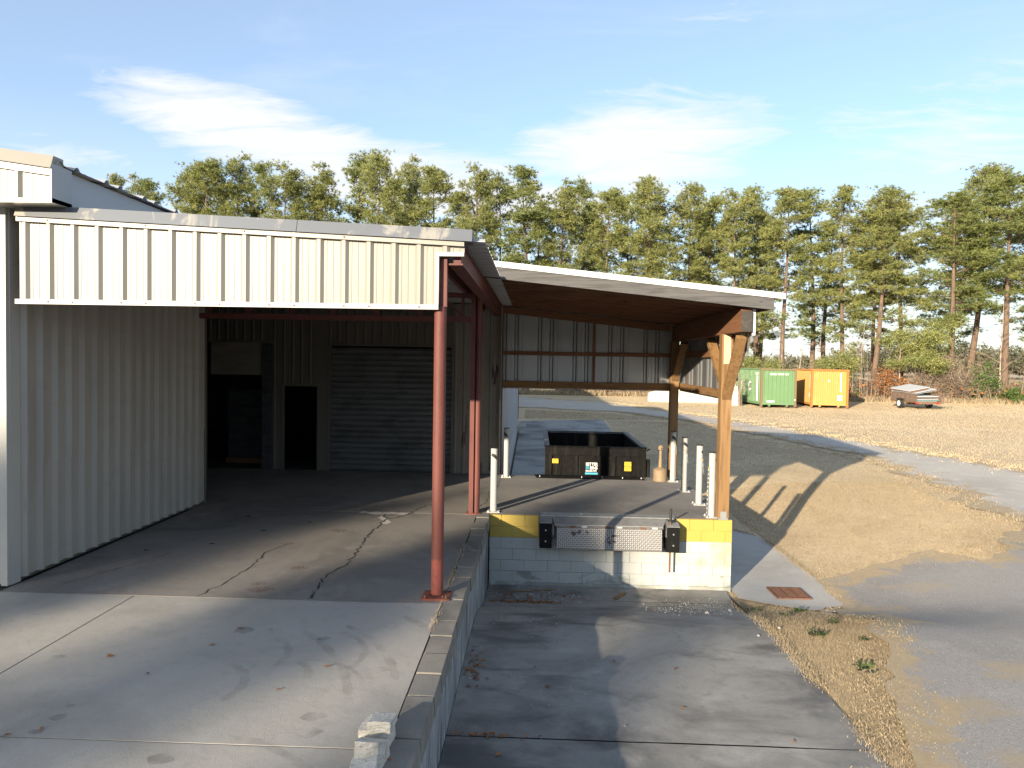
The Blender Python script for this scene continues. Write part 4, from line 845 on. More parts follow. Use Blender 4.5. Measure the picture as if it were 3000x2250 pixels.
chunk('concrete_chunk', 'lowest front broken concrete chunk of the pale pile against the retaining wall', [(-1.20, 3.98), (-1.00, 3.96), (-.97, 4.16), (-.985, 4.30), (-1.18, 4.31)], 1.2, 1.33, (.12, .10), 1)
chunk('concrete_chunk', 'squarish pale concrete chunk in the middle of the broken pile', [(-1.185, 4.22), (-.985, 4.24), (-.955, 4.46), (-1.20, 4.46)], 1.2, 1.40, (-.05, -.42), 2)
chunk('concrete_chunk', 'pale rough slab lying on top of the broken concrete pile', [(-1.145, 4.44), (-.945, 4.43), (-.93, 4.62), (-1.13, 4.63)], 1.395, 1.475, (.02, -.14), 3, .97)
chunk('concrete_chunk', 'broken concrete lump propping the rear of the pale pile', [(-1.24, 4.47), (-.97, 4.465), (-.955, 4.68), (-1.19, 4.70)], 1.2, 1.39, (.04, 0), 4)

def leaves(n, cx, cy, sx, sy, zf, m, name, label, size=.03, rot=0):
    V = []; F = []
    for i in range(n):
        a, b = rng.normal(0, sx), rng.normal(0, sy); px, py = cx+a*math.cos(rot)-b*math.sin(rot), cy+a*math.sin(rot)+b*math.cos(rot)
        s = size*rng.uniform(.5, 1.3); t = rng.uniform(0, 6.28); z = zf(px, py)+.004
        c, d = math.cos(t)*s, math.sin(t)*s; k = len(V)
        V += [(px-c, py-d, z+rng.uniform(0, .012)), (px-d*.45, py+c*.45, z+rng.uniform(.002, .02)), (px+c, py+d, z+rng.uniform(0, .012)), (px+d*.45, py-c*.45, z+rng.uniform(.002, .02))]
        F.append((k, k+1, k+2, k+3))
    return stuff(raw(name, V, F, m), label)
pz = lambda x, y: g1(x, y)+.034
leaves(130, -.15, 10.75, .32, .06, pz, 'leaf_brown', 'dead_leaves', 'drift of brown leaves on the truck pit floor by the dock', .035)
leaves(60, .05, 11.15, .45, .12, pz, 'leaf_brown', 'dead_leaves', 'scattered brown leaves at the foot of the dock wall', .03)
leaves(45, -.60, 7.45, .05, .20, pz, 'leaf_brown', 'dead_leaves', 'small heap of brown leaves at the foot of the retaining wall', .03)
leaves(50, -.45, 6.1, .22, .02, pz, 'leaf_brown', 'dead_leaves', 'brown leaves caught in the pit joint', .022)
leaves(16, 1.2, 8.5, .9, 1.6, pz, 'leaf_brown', 'dead_leaves', 'a few leaves strewn over the truck pit', .03)
leaves(14, -3.0, 6.0, 1.3, 1.3, lambda x, y: 1.2, 'leaf_brown', 'dead_leaves', 'a few leaves strewn over the apron', .03)
def pebbles(n, cx, cy, sx, sy, zf, name, label, smax=.03):
    V = []; F = []
    for i in range(n):
        px, py = rng.normal(cx, sx), rng.normal(cy, sy); s = smax*rng.uniform(.25, 1)**1.5+.004; k = len(V); z = zf(px, py)
        j = rng.uniform(.6, 1.2, 5)*s
        V += [(px-j[0], py, z), (px, py-j[1], z), (px+j[2], py, z), (px, py+j[3], z), (px+rng.normal(0, .2)*s, py, z+j[4]*.9)]
        F += [(k, k+1, k+4), (k+1, k+2, k+4), (k+2, k+3, k+4), (k+3, k, k+4)]
    return stuff(raw(name, V, F, 'gravel'), label)
pebbles(260, .25, 11.25, .5, .25, pz, 'loose_gravel', 'loose gravel at the foot of the dock wall', .018)
pebbles(420, 2.6, 10.6, .5, .45, pz, 'loose_gravel', 'loose gravel where the pit meets the drain strip', .011)
pebbles(700, 5.3, 11.3, .5, .6, lambda x, y: g1(x, y)+.03, 'loose_gravel', 'loose gravel at the edge of the asphalt by the drain strip', .016)
pebbles(160, -.1, 9.0, .45, 1.6, pz, 'loose_gravel', 'grit along the retaining wall on the pit floor', .012)
for x, y, s in ((2.45, 9.9, .035), (2.9, 10.4, .03), (2.75, 8.6, .02), (3.55, 12.9, .035), (4.05, 11.6, .025), (3.1, 8.9, .022)):
    r = random.Random(int(x*100)); z = g1(x, y)+.035
    vs = [(x+s*r.uniform(.7, 1)*math.cos(t)*q, y+s*r.uniform(.7, 1)*math.sin(t)*q, z+h) for h, q in ((0, 1), (s*.6, .9), (s*.9, .4)) for t in [k*1.0472 for k in range(6)]]
    fs = [(l*6+k, l*6+(k+1) % 6, (l+1)*6+(k+1) % 6, (l+1)*6+k) for l in range(2) for k in range(6)]+[tuple(range(12, 18))]
    o = MB().add(vs, fs).build('stone', 'gravel')
    tag(o, {2.45: 'pale stone lying on the pit floor left of the drain strip joint', 2.9: 'pale stone on the pit floor at the corner of the drain strip', 2.75: 'small stone on the pit floor further toward the viewer', 3.55: 'grey stone on the drain strip in the shade edge by the dock', 4.05: 'small white stone lying on the rusty grate', 3.1: 'small white stone at the edge of the pit beside the dry grass'}[x], 'stone', 'loose stones round the dock')
stk = MB().tube([(-.36, 11.35, pz(-.36, 11.35)+.012), (.40, 11.52, pz(.4, 11.52)+.012)], .011, 5); tag(stk.build('stick', 'pine_x'), 'thin pale stick lying at the foot of the dock wall', 'stick')
stk = MB().tube([(-.42, 11.0, pz(-.42, 11)+.012), (-.36, 11.34, pz(-.36, 11.34)+.012)], .010, 5); tag(stk.build('stick', 'pine_y'), 'short stick lying against the retaining wall foot in the pit corner', 'stick')
wc = MB().hexa([(1.28, 11.12, pz(1.28, 11.12)), (1.34, 11.1, pz(1.3, 11.1)), (1.52, 11.42, pz(1.5, 11.4)), (1.46, 11.44, pz(1.46, 11.44)), (1.28, 11.12, pz(1.28, 11.12)+.03), (1.34, 11.1, pz(1.3, 11.1)+.03), (1.52, 11.42, pz(1.5, 11.4)+.02), (1.46, 11.44, pz(1.46, 11.44)+.02)])
tag(wc.build('wood_scrap', 'pine_y'), 'splintered wood scrap on the pit floor below the tread plate', 'wood scrap')

# ------------------------------------------------------------------ grass
def blades(name, label, n, inside, box, hmin, hmax, wd, m, zoff=0.0, lean=.6):
    x0, y0, x1, y1 = box; P = rng.uniform((x0, y0), (x1, y1), (n*3, 2)); P = P[inside(P[:, 0], P[:, 1])][:n]; k = len(P)
    Z = gh(P[:, 0], P[:, 1])+zoff; h = rng.uniform(hmin, hmax, k); a = rng.uniform(0, 2*np.pi, k); l = rng.uniform(0, lean, k)*h; b = rng.uniform(0, 2*np.pi, k)
    bx, by = np.cos(b)*wd*.5, np.sin(b)*wd*.5
    V = np.stack([np.stack([P[:, 0]-bx, P[:, 1]-by, Z-.005], -1), np.stack([P[:, 0]+bx, P[:, 1]+by, Z-.005], -1), np.stack([P[:, 0]+np.cos(a)*l, P[:, 1]+np.sin(a)*l, Z+h*.8], -1)], 1).reshape(-1, 3)
    return stuff(raw(name, V, np.arange(3*k).reshape(-1, 3), m), label)
def pinpoly(poly):
    def f(x, y):
        ins = np.zeros(len(x), bool); n = len(poly); j = n-1
        for i in range(n):
            xi, yi = poly[i]; xj, yj = poly[j]
            ins ^= ((yi > y) != (yj > y)) & (x < (xj-xi)*(y-yi)/(yj-yi+1e-12)+xi); j = i
        return ins
    return f
med = [(2.99, 2), (3.02, 9.0), (3.22, 10.9), (3.32, 11.32), (3.9, 10.92), (4.2, 10.66), (4.5, 10.3), (4.65, 9.5), (4.35, 8.8), (4.15, 8.0), (3.75, 7.2), (3.55, 6.5), (3.35, 5.6), (3.25, 2)]
blades('dry_grass', 'strip of dry tan grass between the pit and the asphalt', 60000, pinpoly(med), (2.9, 2, 4.8, 11.4), .02, .065, .0045, 'blade', 0, 1.6)
medf = [(3.3, 2), (3.4, 6), (4.2, 8), (4.7, 9.4), (4.7, 10.6), (5.3, 10.3), (5.0, 9), (4.6, 7.6), (4.0, 6.2), (3.9, 2)]
blades('dry_grass', 'sparse dry grass thinning out onto the asphalt', 2600, pinpoly(medf), (3.2, 2, 5.4, 10.8), .015, .045, .005, 'blade', .012, 1.6)
bank = [(4.95, 11.9), (6.3, 12.6), (7.5, 13.1), (7.9, 12.0), (10.6, 14.2), (10, 18), (10.6, 22), (9.2, 28), (5.2, 28), (4.9, 17), (4.98, 14)]
blades('dry_grass', 'dry tan lawn on the bank right of the dock', 110000, pinpoly(bank), (4.8, 11.8, 11, 20), .02, .055, .006, 'blade', 0, 1.2)
blades('dry_grass', 'dry tan lawn further up behind the dock', 60000, pinpoly([(4.9, 16), (10.6, 18), (10.6, 25), (8.8, 29), (7.2, 36), (3.6, 36), (3.6, 16.4), (4.4, 16.4)]), (3.6, 16, 11, 36), .02, .055, .010, 'blade', 0, 1.2)
blades('dry_grass', 'patchy dead grass scattered on the asphalt lot', 2600, lambda x, y: (np.sin(x*1.7+y*.9)+np.sin(y*2.3-x*.6)) > 1.15, (4.8, 8, 12, 13.8), .012, .035, .014, 'blade', .012)
blades('dry_grass', 'dead grass and weeds along the top of the retaining wall', 420, lambda x, y: np.abs(x+.95) < .035, (-1.02, 6.6, -.84, 9.8), .02, .07, .006, 'blade', 0)
blades('dry_grass', 'dry tan lawn of the far field', 300000, pinpoly([(5, 60), (6, 53), (10.4, 41), (13, 33), (14.6, 25), (17, 19), (22, 15), (60, 15), (60, 60)]), (5, 15, 60, 60), .03, .07, .013, 'blade_far', 0, 1.0)
blades('dry_grass', 'dry tan lawn between the rear ramp and the road', 9000, pinpoly([(-.6, 36.4), (3.4, 36.4), (7, 37), (4.4, 41), (-.6, 43)]), (-.6, 36, 7, 43), .03, .06, .02, 'blade')
def edge_blades(name, label, poly, n, sig, hmax, wd, m):
    A = np.array(poly); B_ = np.roll(A, -1, 0)[:-1]; A = A[:-1]; Lg = np.hypot(*(B_-A).T); k = rng.choice(len(A), n, p=Lg/Lg.sum())
    t = rng.uniform(0, 1, n)[:, None]; d = (B_-A)[k]/Lg[k][:, None]; P = A[k]+(B_-A)[k]*t + np.stack([-d[:, 1], d[:, 0]], -1)*rng.normal(0, sig, n)[:, None]
    keep = (np.sin(P[:, 0]*3.1+P[:, 1]*1.3)+np.sin(P[:, 1]*4.3-P[:, 0]*2.2)+rng.normal(0, .6, n)) > -.3; P = P[keep]; q = len(P)
    Z = gh(P[:, 0], P[:, 1])+.02; h = rng.uniform(.012, hmax, q); a = rng.uniform(0, 6.28, q); b = rng.uniform(0, 6.28, q); l = rng.uniform(0, 1.1, q)*h
    V = np.stack([np.stack([P[:, 0]-np.cos(b)*wd, P[:, 1]-np.sin(b)*wd, Z], -1), np.stack([P[:, 0]+np.cos(b)*wd, P[:, 1]+np.sin(b)*wd, Z], -1), np.stack([P[:, 0]+np.cos(a)*l, P[:, 1]+np.sin(a)*l, Z+h], -1)], 1).reshape(-1, 3)
    stuff(raw(name, V, np.arange(3*q).reshape(-1, 3), m), label)
edge_blades('dry_grass', 'thin dead grass straggling over the edge of the asphalt', [(22, 15.5), (9.9, 14.6), (7.9, 12.6), (7.5, 13.5), (6.2, 13.1), (5.1, 12.5)], 9000, .38, .045, .006, 'blade')
edge_blades('dry_grass', 'thin dead grass where the dry strip meets the asphalt', [(4.45, 10.3), (4.55, 9.5), (4.2, 8.8), (4.0, 8.0), (3.6, 7.2), (3.42, 6.5), (3.2, 5.9), (3.1, 4.6)], 7000, .22, .04, .005, 'blade')
edge_blades('dry_grass', 'dead grass along the near side of the gravel road', [(10.9, 14.2), (10.2, 16.8), (10.9, 20), (11.2, 24.0), (10.3, 27.4), (9.2, 30.6), (7.9, 36), (5.0, 42)], 14000, .45, .06, .010, 'blade')
edge_blades('dry_grass', 'dead grass along the far side of the gravel road', [(5.4, 50.5), (9.6, 40.5), (12.0, 32.6), (13.9, 25), (16.5, 19)], 12000, .5, .07, .014, 'blade_far')
edge_blades('dry_grass', 'dry grass crowding the edge of the truck pit slab', [(2.97, 4), (2.97, 9.0), (3.22, 11.4), (3.3, 11.36)], 9000, .05, .05, .004, 'blade')
edge_blades('dry_grass', 'dry grass fringe along the concrete drain strip', [(4.90, 11.16), (4.98, 12.6), (4.95, 13.9), (4.85, 15.4), (4.4, 16.3)], 5000, .06, .05, .005, 'blade')
gw = [ob for ob in C.objects if ob.get('label') == 'dead grass and weeds along the top of the retaining wall'][0]
co = np.empty(len(gw.data.vertices)*3, np.float32); gw.data.vertices.foreach_get('co', co); co = co.reshape(-1, 3)
co[:, 2] = co[:, 2]-gh(co[:, 0], co[:, 1])+1.2; gw.data.vertices.foreach_set('co', co.ravel())
def weed(x, y, s, label, zz=None):
    z = (g1(x, y)+.01) if zz is None else zz; n = 26
    V = []; F = []
    for i in range(n):
        a = rng.uniform(0, 6.28); r0 = rng.uniform(0, s*.7); h = rng.uniform(.3, 1)*s*.6; L = rng.uniform(.3, .6)*s; px, py = x+math.cos(a)*r0, y+math.sin(a)*r0; k = len(V); t = a+rng.normal(0, .6)
        c, d = math.cos(t), math.sin(t); wd = L*.22
        V += [(px, py, z), (px+c*L*.5-d*wd, py+d*L*.5+c*wd, z+h), (px+c*L, py+d*L, z+h*.8), (px+c*L*.5+d*wd, py+d*L*.5-c*wd, z+h)]; F.append((k, k+1, k+2, k+3))
    o = raw('weed', V, F, 'weed'); tag(o, label, 'weed', 'green weeds round the dry grass strip')
weed(3.30, 10.55, .12, 'bright green weed at the corner where pit and drain strip meet'); weed(3.55, 9.95, .10, 'green weed tuft in the dry grass just below the drain strip corner')
weed(3.95, 10.55, .12, 'low green weed along the lower edge of the drain strip'); weed(3.50, 8.7, .14, 'dark green weed patch in the dry grass, nearest the pit edge')
weed(3.95, 9.35, .10, 'small green weed in the middle of the dry grass strip'); weed(3.62, 7.75, .15, 'lowest and largest green weed patch in the dry grass strip'); weed(4.02, 8.6, .08, 'tiny green weed toward the asphalt side of the grass strip')

# ------------------------------------------------------------------ shipping containers
def container(name, label, x, y, ang, m, mp, group):
    z = 0.99; W, Lc, Hc = 2.44, 6.06, 2.59
    c = thing(name, label, 'shipping container', (x, y, z), group); c.rotation_euler = (0, 0, 0)
    V = lambda a, b, h: (x+a, y+b, z+h)
    def bx(nm, mm, a0, b0, h0, a1, b1, h1, par=c): return MB().box(x+a0, y+b0, z+h0, x+a1, y+b1, z+h1).build(nm, mm, par)
    for a in (0, W-.14):
        for b in (0, Lc-.14):
            p = bx('corner_post', mp, a, b, .12, a+.14, b+.14, Hc-.12); 
            for h in (0, Hc-.119): bx('corner_casting', mp, a-.01, b-.01, h, a+.15, b+.15, h+.118, p)
    for b in (.01, Lc-.11): bx('top_rail', mp, .141, b, Hc-.13, W-.141, b+.10, Hc-.01); bx('bottom_rail', m, .141, b, .12, W-.141, b+.10, .27)
    for a in (.01, W-.09): bx('side_rail', m, a, .141, Hc-.11, a+.08, Lc-.141, Hc-.01); bx('side_rail', m, a, .141, .12, a+.08, Lc-.141, .26)
    # end wall: corrugated in wide flutes
    def flutes(nm, o, u, n, wd, pitch, d):
        k = int(wd/pitch); P = []; pw = wd/k
        for i in range(k): P += [(i*pw, 0), (i*pw+pw*.42, 0), (i*pw+pw*.5, -d), (i*pw+pw*.92, -d)]
        P.append((wd, 0)); o = Vector(o); u = Vector(u); n = Vector(n); vs = []; fs = []
        for q, e in P: vs += [o+u*q+n*e, o+u*q+n*e+Vector((0, 0, Hc-.39))]
        for i in range(len(P)-1): fs.append((2*i, 2*i+2, 2*i+3, 2*i+1))
        return MB().add(vs, fs).build(nm, m, c)
    flutes('end_panel', V(.141, .05, .265), (1, 0, 0), (0, -1, 0), W-.282, .24, .045)
    flutes('end_panel', V(.141, Lc-.05, .265), (1, 0, 0), (0, 1, 0), W-.282, .24, .045)
    flutes('side_panel', V(.03, .141, .262), (0, 1, 0), (-1, 0, 0), Lc-.282, .278, .036)
    flutes('side_panel', V(W-.03, .141, .262), (0, 1, 0), (1, 0, 0), Lc-.282, .278, .036)
    bx('roof', m, .05, .05, Hc-.05, W-.05, Lc-.05, Hc-.03); bx('floor', 'brown_x', .05, .05, .15, W-.05, Lc-.05, .20)
    for a in (.55, 1.75): bx('foot', m, a, .0, .0, a+.12, .12, .119)
    return c, V, bx
c1_, V, bx = container('shipping_container', 'green shipping container with white letters on its side beside the concrete wall', 15.3, 48.8, 2, 'green', 'green_rust', 'shipping containers at the edge of the field')
for k, ch in enumerate('ASC'): text('lettering', ch, .90, V(-.010, (6.0, 4.2, 2.58)[k], 1.03), (0, -1, 0), (0, 0, 1), 'print_white', c1_, .006)
bx('white_stripe', 'print_white', .018, .62, .35, .026, .95, 2.08); text('lettering', 'GESU', .22, V(.012, 1.10, 2.14), (0, -1, 0), (0, 0, 1), 'print_white', c1_, .006)
text('lettering', 'GESU 3701154', .19, V(.62, .033, 2.14), (1, 0, 0), (0, 0, 1), 'print_white', c1_, .006, 1.1)
bx('white_patch', 'print_white', .45, .04, .28, .95, .047, .40); bx('white_patch', 'print_white', 2.30, -.004, .42, 2.37, .002, .52)
c2_, V, bx = container('shipping_container', 'orange yellow shipping container with white marks, right of the green one', 18.92, 49.45, -8, 'orange', 'orange_rust', 'shipping containers at the edge of the field')
bx('white_stripe', 'print_white', 1.90, .040, 1.05, 1.98, .047, 2.35); bx('white_patch', 'print_white', 1.74, .040, .46, 2.04, .047, .82)
bx('white_stripe', 'print_white', .016, .50, .62, .026, .66, .95); bx('white_stripe', 'print_white', .016, .34, 1.25, .026, .40, 2.2)
MB().add([V(1.08, .040, 1.74), V(1.24, .040, 1.74), V(1.16, .040, 1.90)], [(0, 1, 2)]).build('white_mark', 'print_white', c2_)
c1_.rotation_euler = (0, 0, R(1.5)); c2_.rotation_euler = (0, 0, R(-8))
# far concrete wall
fwall = thing('concrete_wall', 'long low pale concrete wall sloping down at its left end, before the green container', 'wall', (11, 53, 1))
MB().prism([(8.3, .6), (14.9, .6), (14.9, 2.22), (9.6, 2.02), (8.35, 1.62)], 1, 52.8, 53.1).build('wall_slab', 'far_wall', fwall)
MB().prism([(13.7, .6), (14.40, .6), (14.40, 2.0), (13.7, 1.95)], 1, 50.6, 52.79).build('wall_return', 'far_wall', fwall)

# ------------------------------------------------------------------ trailer with sheet metal
def trailer():
    x0, y0, z0, a = 25.45, 51.7, 1.0, R(-87)
    t = thing('utility_trailer', 'rusty mesh sided utility trailer parked by the tree line', 'trailer', (x0, y0, z0))
    V = lambda l, w_, h: (x0+l, y0+w_, z0+h)
    L, W = 3.1, 1.75
    def bx(nm, m, a0, b0, h0, a1, b1, h1, par=t): return MB().box(*V(a0, b0, h0), *V(a1, b1, h1)).build(nm, m, par)
    bx('floor', 'brown_x', 0, 0, .42, L, W, .48)
    bx('axle', 'trailer_rust', 1.4, -.1, .25, 1.5, W+.1, .33)
    for w0 in (0, W-.05):
        sp = bx('side_panel', 'trailer_rust', 0, w0+.01, .49, L, w0+.022, 1.0)
        bx('side_rail', 'trailer_rust', 0, w0, 1.0, L, w0+.05, 1.05)
        for k in range(7): bx('upright', 'trailer_rust', k*(L-.05)/6, w0-.008, .42, k*(L-.05)/6+.05, w0+.04, .999)
    for w0 in (-.24, W+.04):
        wl = MB().tube([V(1.45, w0, .31), V(1.45, w0+.2, .31)], .31, 20).build('wheel', 'tyre', t, 40)
        MB().tube([V(1.45, w0-.012, .31), V(1.45, w0+.0, .31)], .19, 16).build('rim', 'print_white', wl, 40)
        bx('mudguard', 'trailer_rust', 1.02, w0-.02, .66, 1.88, w0+.22, .69)
    for w0 in (.1, W-.25): bx('tail_lamp', 'lens_red', L-.02, w0-.13, .36, L+.05, w0+.05, .46)
    bx('rear_beam', 'trailer_rust', L-.06, 0, .34, L, W, .415)
    bx('gate_post', 'trailer_rust', L-.01, W+.06, .4, L+.05, W+.12, 1.15); 
    gt_ = bx('tail_gate', 'trailer_rust', L+.0, W+.121, .45, L+.04, W+.62, .50); bx('gate_rail', 'trailer_rust', L, W+.121, 1.05, L+.04, W+.62, 1.09, gt_); bx('gate_rail', 'trailer_rust', L, W+.58, .501, L+.04, W+.62, 1.049, gt_); bx('gate_rail', 'trailer_rust', L, W+.34, .501, L+.04, W+.37, 1.049, gt_)
    MB().beam(V(0, W*.25, .4), V(-1.1, W/2, .38), .06, .08).build('drawbar', 'trailer_rust', t); MB().beam(V(0, W*.75, .4), V(-1.1, W/2, .38), .06, .08).build('drawbar', 'trailer_rust', t)
    t.rotation_euler = (0, 0, a)
    M_ = Matrix.Translation((x0, y0, z0)) @ Matrix.Rotation(a, 4, 'Z')
    r = random.Random(3)
    specs = [('sheet_teal', .50, 2.9, 1.5, 'lowest pale teal sheet in the trailer load'), ('sheet_white', .55, 3.0, 1.5, 'white sheet just above the lowest teal one on the trailer'), ('sheet_teal', .62, 2.9, 1.45, 'upper pale teal sheet in the trailer load'),
             ('sheet_white', .72, 3.0, 1.5, 'thick white sheet in the middle of the trailer load'), ('sheet_rust', .80, 2.9, 1.45, 'rust brown sheet between white ones on the trailer'), ('sheet_white', .88, 3.0, 1.5, 'white sheet above the rust brown one on the trailer'),
             ('sheet_grey', .98, 3.0, 1.5, 'grey sheet under the top of the trailer load'), ('sheet_white', 1.06, 2.9, 1.45, 'white sheet second from the top of the trailer load'), ('sheet_rust', 1.14, 2.6, 1.2, 'brown edged sheet just under the topmost one on the trailer'), ('sheet_white', 1.22, 2.5, 1.4, 'topmost white sheet leaning forward on the trailer load')]
    for k, (m, h, l, wd, lab) in enumerate(specs):
        th = .035 if k in (3, 5) else .022; dx = r.uniform(-.15, .15) - .35*(k > 5); dy = r.uniform(.05, .2); tl = r.uniform(-.03, .03) + (.05 if k > 4 else .03)*(1 if k % 2 else .6)
        P = []
        for zz in (h, h+th):
            for (aa, bb) in ((dx, dy), (dx+l, dy+r.uniform(-.05, .05)), (dx+l, dy+wd), (dx, dy+wd)):
                P.append(M_ @ Vector((aa, bb, zz + (aa-dx-l/2)*-tl + (bb-.2)*(.22 if k > 5 else .02) + .02*(k > 5))))
        o = MB().hexa(P).build('metal_sheet', m); tag(o, lab, 'metal sheet', 'sheets of metal stacked on the trailer')
trailer()

# ------------------------------------------------------------------ pines
def pine_mesh(seed, H, Rc, base, dark=False):
    """trunk with limbs, and a crown of needle tufts; base = fraction of height where the crown starts"""
    r = np.random.default_rng(seed); mb = MB()
    lean = r.normal(0, .012, 2); wob = r.uniform(0, 6.28, 4)
    def tp(h): t = h/H; return np.array([lean[0]*h+.16*math.sin(wob[0]+t*5), lean[1]*h+.16*math.sin(wob[1]+t*4), h])
    hs = np.linspace(0, H*.97, 12); rb = .012*H
    mb.tube([tp(h) for h in hs], [max(.02, rb*(1.25 if i == 0 else 1)*(1-.93*h/H)) for i, h in enumerate(hs)], 8)
    tuft = []                                       # centres and radial directions
    h = H*base
    gaps = r.uniform(0, 6.28, 3)
    while h < H*.985:
        t = max(0.0, (h/H-base)/(1-base))
        prof = (math.sin(math.pi*min(1, .22+.80*t))**.62) if t < .55 else math.sqrt(max(0, 1-((t-.55)/.47)**2))*.985
        dens = 2 if t < .22 else 4
        for _ in range(int(r.integers(1, dens+1))):
            az = r.uniform(0, 6.28); L = Rc*prof*r.uniform(.55, 1.12)
            if t < .3 and r.random() < .35: L *= 1.15
            if L < .25: L = .25
            el = R(-4 + 56*t**1.4 + r.normal(0, 8)); p0 = tp(h); d = np.array([math.cos(az)*math.cos(el), math.sin(az)*math.cos(el), math.sin(el)])
            p1 = p0 + d*L*.55 + np.array([0, 0, -.04*L]); p2 = p0 + d*L + np.array([0, 0, .10*L])
            mb.tube([p0, p1, p2], [max(.018, .028*(1-.6*t)*(L/2+.4)), .018, .008], 3, False)
            nc = max(3, int(L*2.5))
            side = np.array([-math.sin(az), math.cos(az), 0])
            for c in range(nc):
                q = r.uniform(.45, 1.03) if c else 1.0
                pc = p0 + (p2-p0)*q + side*r.normal(0, .26)*L*.8*q + np.array([0, 0, r.normal(.10, .14)])
                if r.random() < .5: mb.tube([p0+(p2-p0)*max(.2, q-.3), pc], [.012, .006], 3, False)
                for _k in range(int(r.integers(9, 16))):
                    o = r.normal(0, 1, 3)*np.array([.25, .25, .13]); tuft.append((pc+o, d*.5+o*1.8+np.array([0, 0, .45])))
        h += r.uniform(.22, .48)*(1.35 if t < .25 else 1)
    # dead stubs below the crown
    for _ in range(7):
        hh = r.uniform(.18, base)*H; az = r.uniform(0, 6.28); L = r.uniform(.4, 1.6); p0 = tp(hh)
        mb.tube([p0, p0+np.array([math.cos(az)*L*.6, math.sin(az)*L*.6, .05*L]), p0+np.array([math.cos(az)*L, math.sin(az)*L, r.uniform(-.2, .3)*L])], [.022, .014, .005], 3, False)
    n = len(tuft); K = 13
    Cc = np.array([a for a, b in tuft]); D = np.array([b for a, b in tuft]); D /= np.linalg.norm(D, axis=1)[:, None]+1e-6
    dirs = D[:, None, :]*.75 + r.normal(0, .62, (n, K, 3)); dirs /= np.linalg.norm(dirs, axis=2)[..., None]
    Ln = r.uniform(.18, .34, (n, K, 1)); s = np.cross(dirs, r.normal(0, 1, (n, K, 3))); s /= np.linalg.norm(s, axis=2)[..., None]+1e-6
    wd = .019
    V = np.stack([Cc[:, None, :]-s*wd, Cc[:, None, :]+s*wd, Cc[:, None, :]+dirs*Ln], 2).reshape(-1, 3)
    return mb, V
PINES = []
def pine(seed, H, Rc, base, dark=False):
    mb, V = pine_mesh(seed, H, Rc, base)
    root = thing('pine_tree', 'pine', 'pine tree', (0, 0, 0), 'tall pines in the tree line')
    mb.build('trunk', 'bark', root, 60); raw('crown', V, np.arange(len(V)).reshape(-1, 3), 'needle_dark' if dark else 'needle', root)
    PINES.append(root); return root
SPEC = [(1, 19, 1.95, .30), (2, 19, 1.75, .25), (3, 19, 2.2, .34), (4, 19, 1.65, .28, True), (5, 19, 2.4, .22), (6, 19, 2.0, .38, True), (7, 19, 2.3, .26)]
for s_ in SPEC: pine(*s_)
TREES = [(-44.7,74,21.1,1.3,0),(-41.3,72,20.3,1.3,1),(-38.4,70,19.5,1.3,3),(-33.3,66,20.1,2.0,2),(-30.5,65,20.4,1.9,0),(-28.0,66,20.9,1.7,1),(-28.6,74,22.4,1.7,3),(-23.5,64,19.4,2.2,4),(-20.5,66,19.9,1.7,1),
 (-18.7,72,22.6,1.9,3),(-13.9,64,20.8,1.9,2),(-12.9,70,21.8,1.6,1),(-9.8,66,20.1,2.0,0),(-6.2,66,19.9,2.0,4),(-3.9,70,20.3,1.8,6),(-1.0,65,19.6,2.0,3),(2.1,66,18.7,1.7,1),(4.5,72,20.2,1.7,5),(6.6,66,18.3,1.8,0),(9.0,72,19.0,1.6,3),
 (10.1,64,18.5,2.2,4),(13.3,66,18.7,2.0,2),(16.6,70,18.6,1.7,5),(17.9,66,18.1,1.8,6),(21.8,72,19.9,1.9,1),(22.1,64,18.0,1.9,0),(26.6,70,19.3,1.8,3),(27.4,65,18.4,2.0,6),(28.8,62,17.6,2.2,2),(31.6,63,17.2,2.2,4),(34.8,61,16.7,2.3,5),(39.3,66,20.3,2.6,2),(38.8,60,18.6,2.4,5),(43.9,63,19.3,2.5,6),(48.5,64,19.0,2.4,0),
 (-36.2,80,21.5,1.9,5),(-25.9,79,21.8,1.9,4),(-16.4,80,22.2,1.9,6),(-9.0,79,20.6,1.8,3),(-.2,80,20.4,1.8,1),(6.3,80,19.6,1.9,2),(12.6,80,19.6,1.9,6),(19.2,79,19.4,2.0,4),(25.0,80,18.8,1.9,1),(31.6,79,18.0,1.9,3),(36.6,78,18.0,1.9,0),(44.6,78,19.0,2.2,6)]
NUM = 'first second third fourth fifth sixth seventh eighth ninth tenth eleventh twelfth thirteenth fourteenth fifteenth sixteenth seventeenth eighteenth nineteenth'.split()
def px_of(x, y): return (x/y)
order = sorted(range(len(TREES)), key=lambda i: px_of(TREES[i][0], TREES[i][1]))
def place(i):
    j = order.index(i)
    if j < 19: return 'pine rising behind the cream canopy roof, %s from the left end of the row' % NUM[j]
    if j < 31: return 'pine above the timber lean-to roof, %s from the canopy corner' % NUM[j-19]
    return 'tall pine right of the lean-to roof, %s from that roof end' % NUM[j-31]
used = set()
for i, (x, y, H, rc, p) in enumerate(TREES):
    P = PINES[p]; s = (rc*1.22/(SPEC[p][2]), rc*1.22/(SPEC[p][2]), H/19.0); loc = (x, y, g1(x, y)-.05); rz = random.Random(i).uniform(0, 6.28)
    if p not in used: used.add(p); P.location = loc; P.rotation_euler = (0, 0, rz); P.scale = s; P['label'] = place(i)
    else: copy_tree(P, loc, rz, s, place(i))
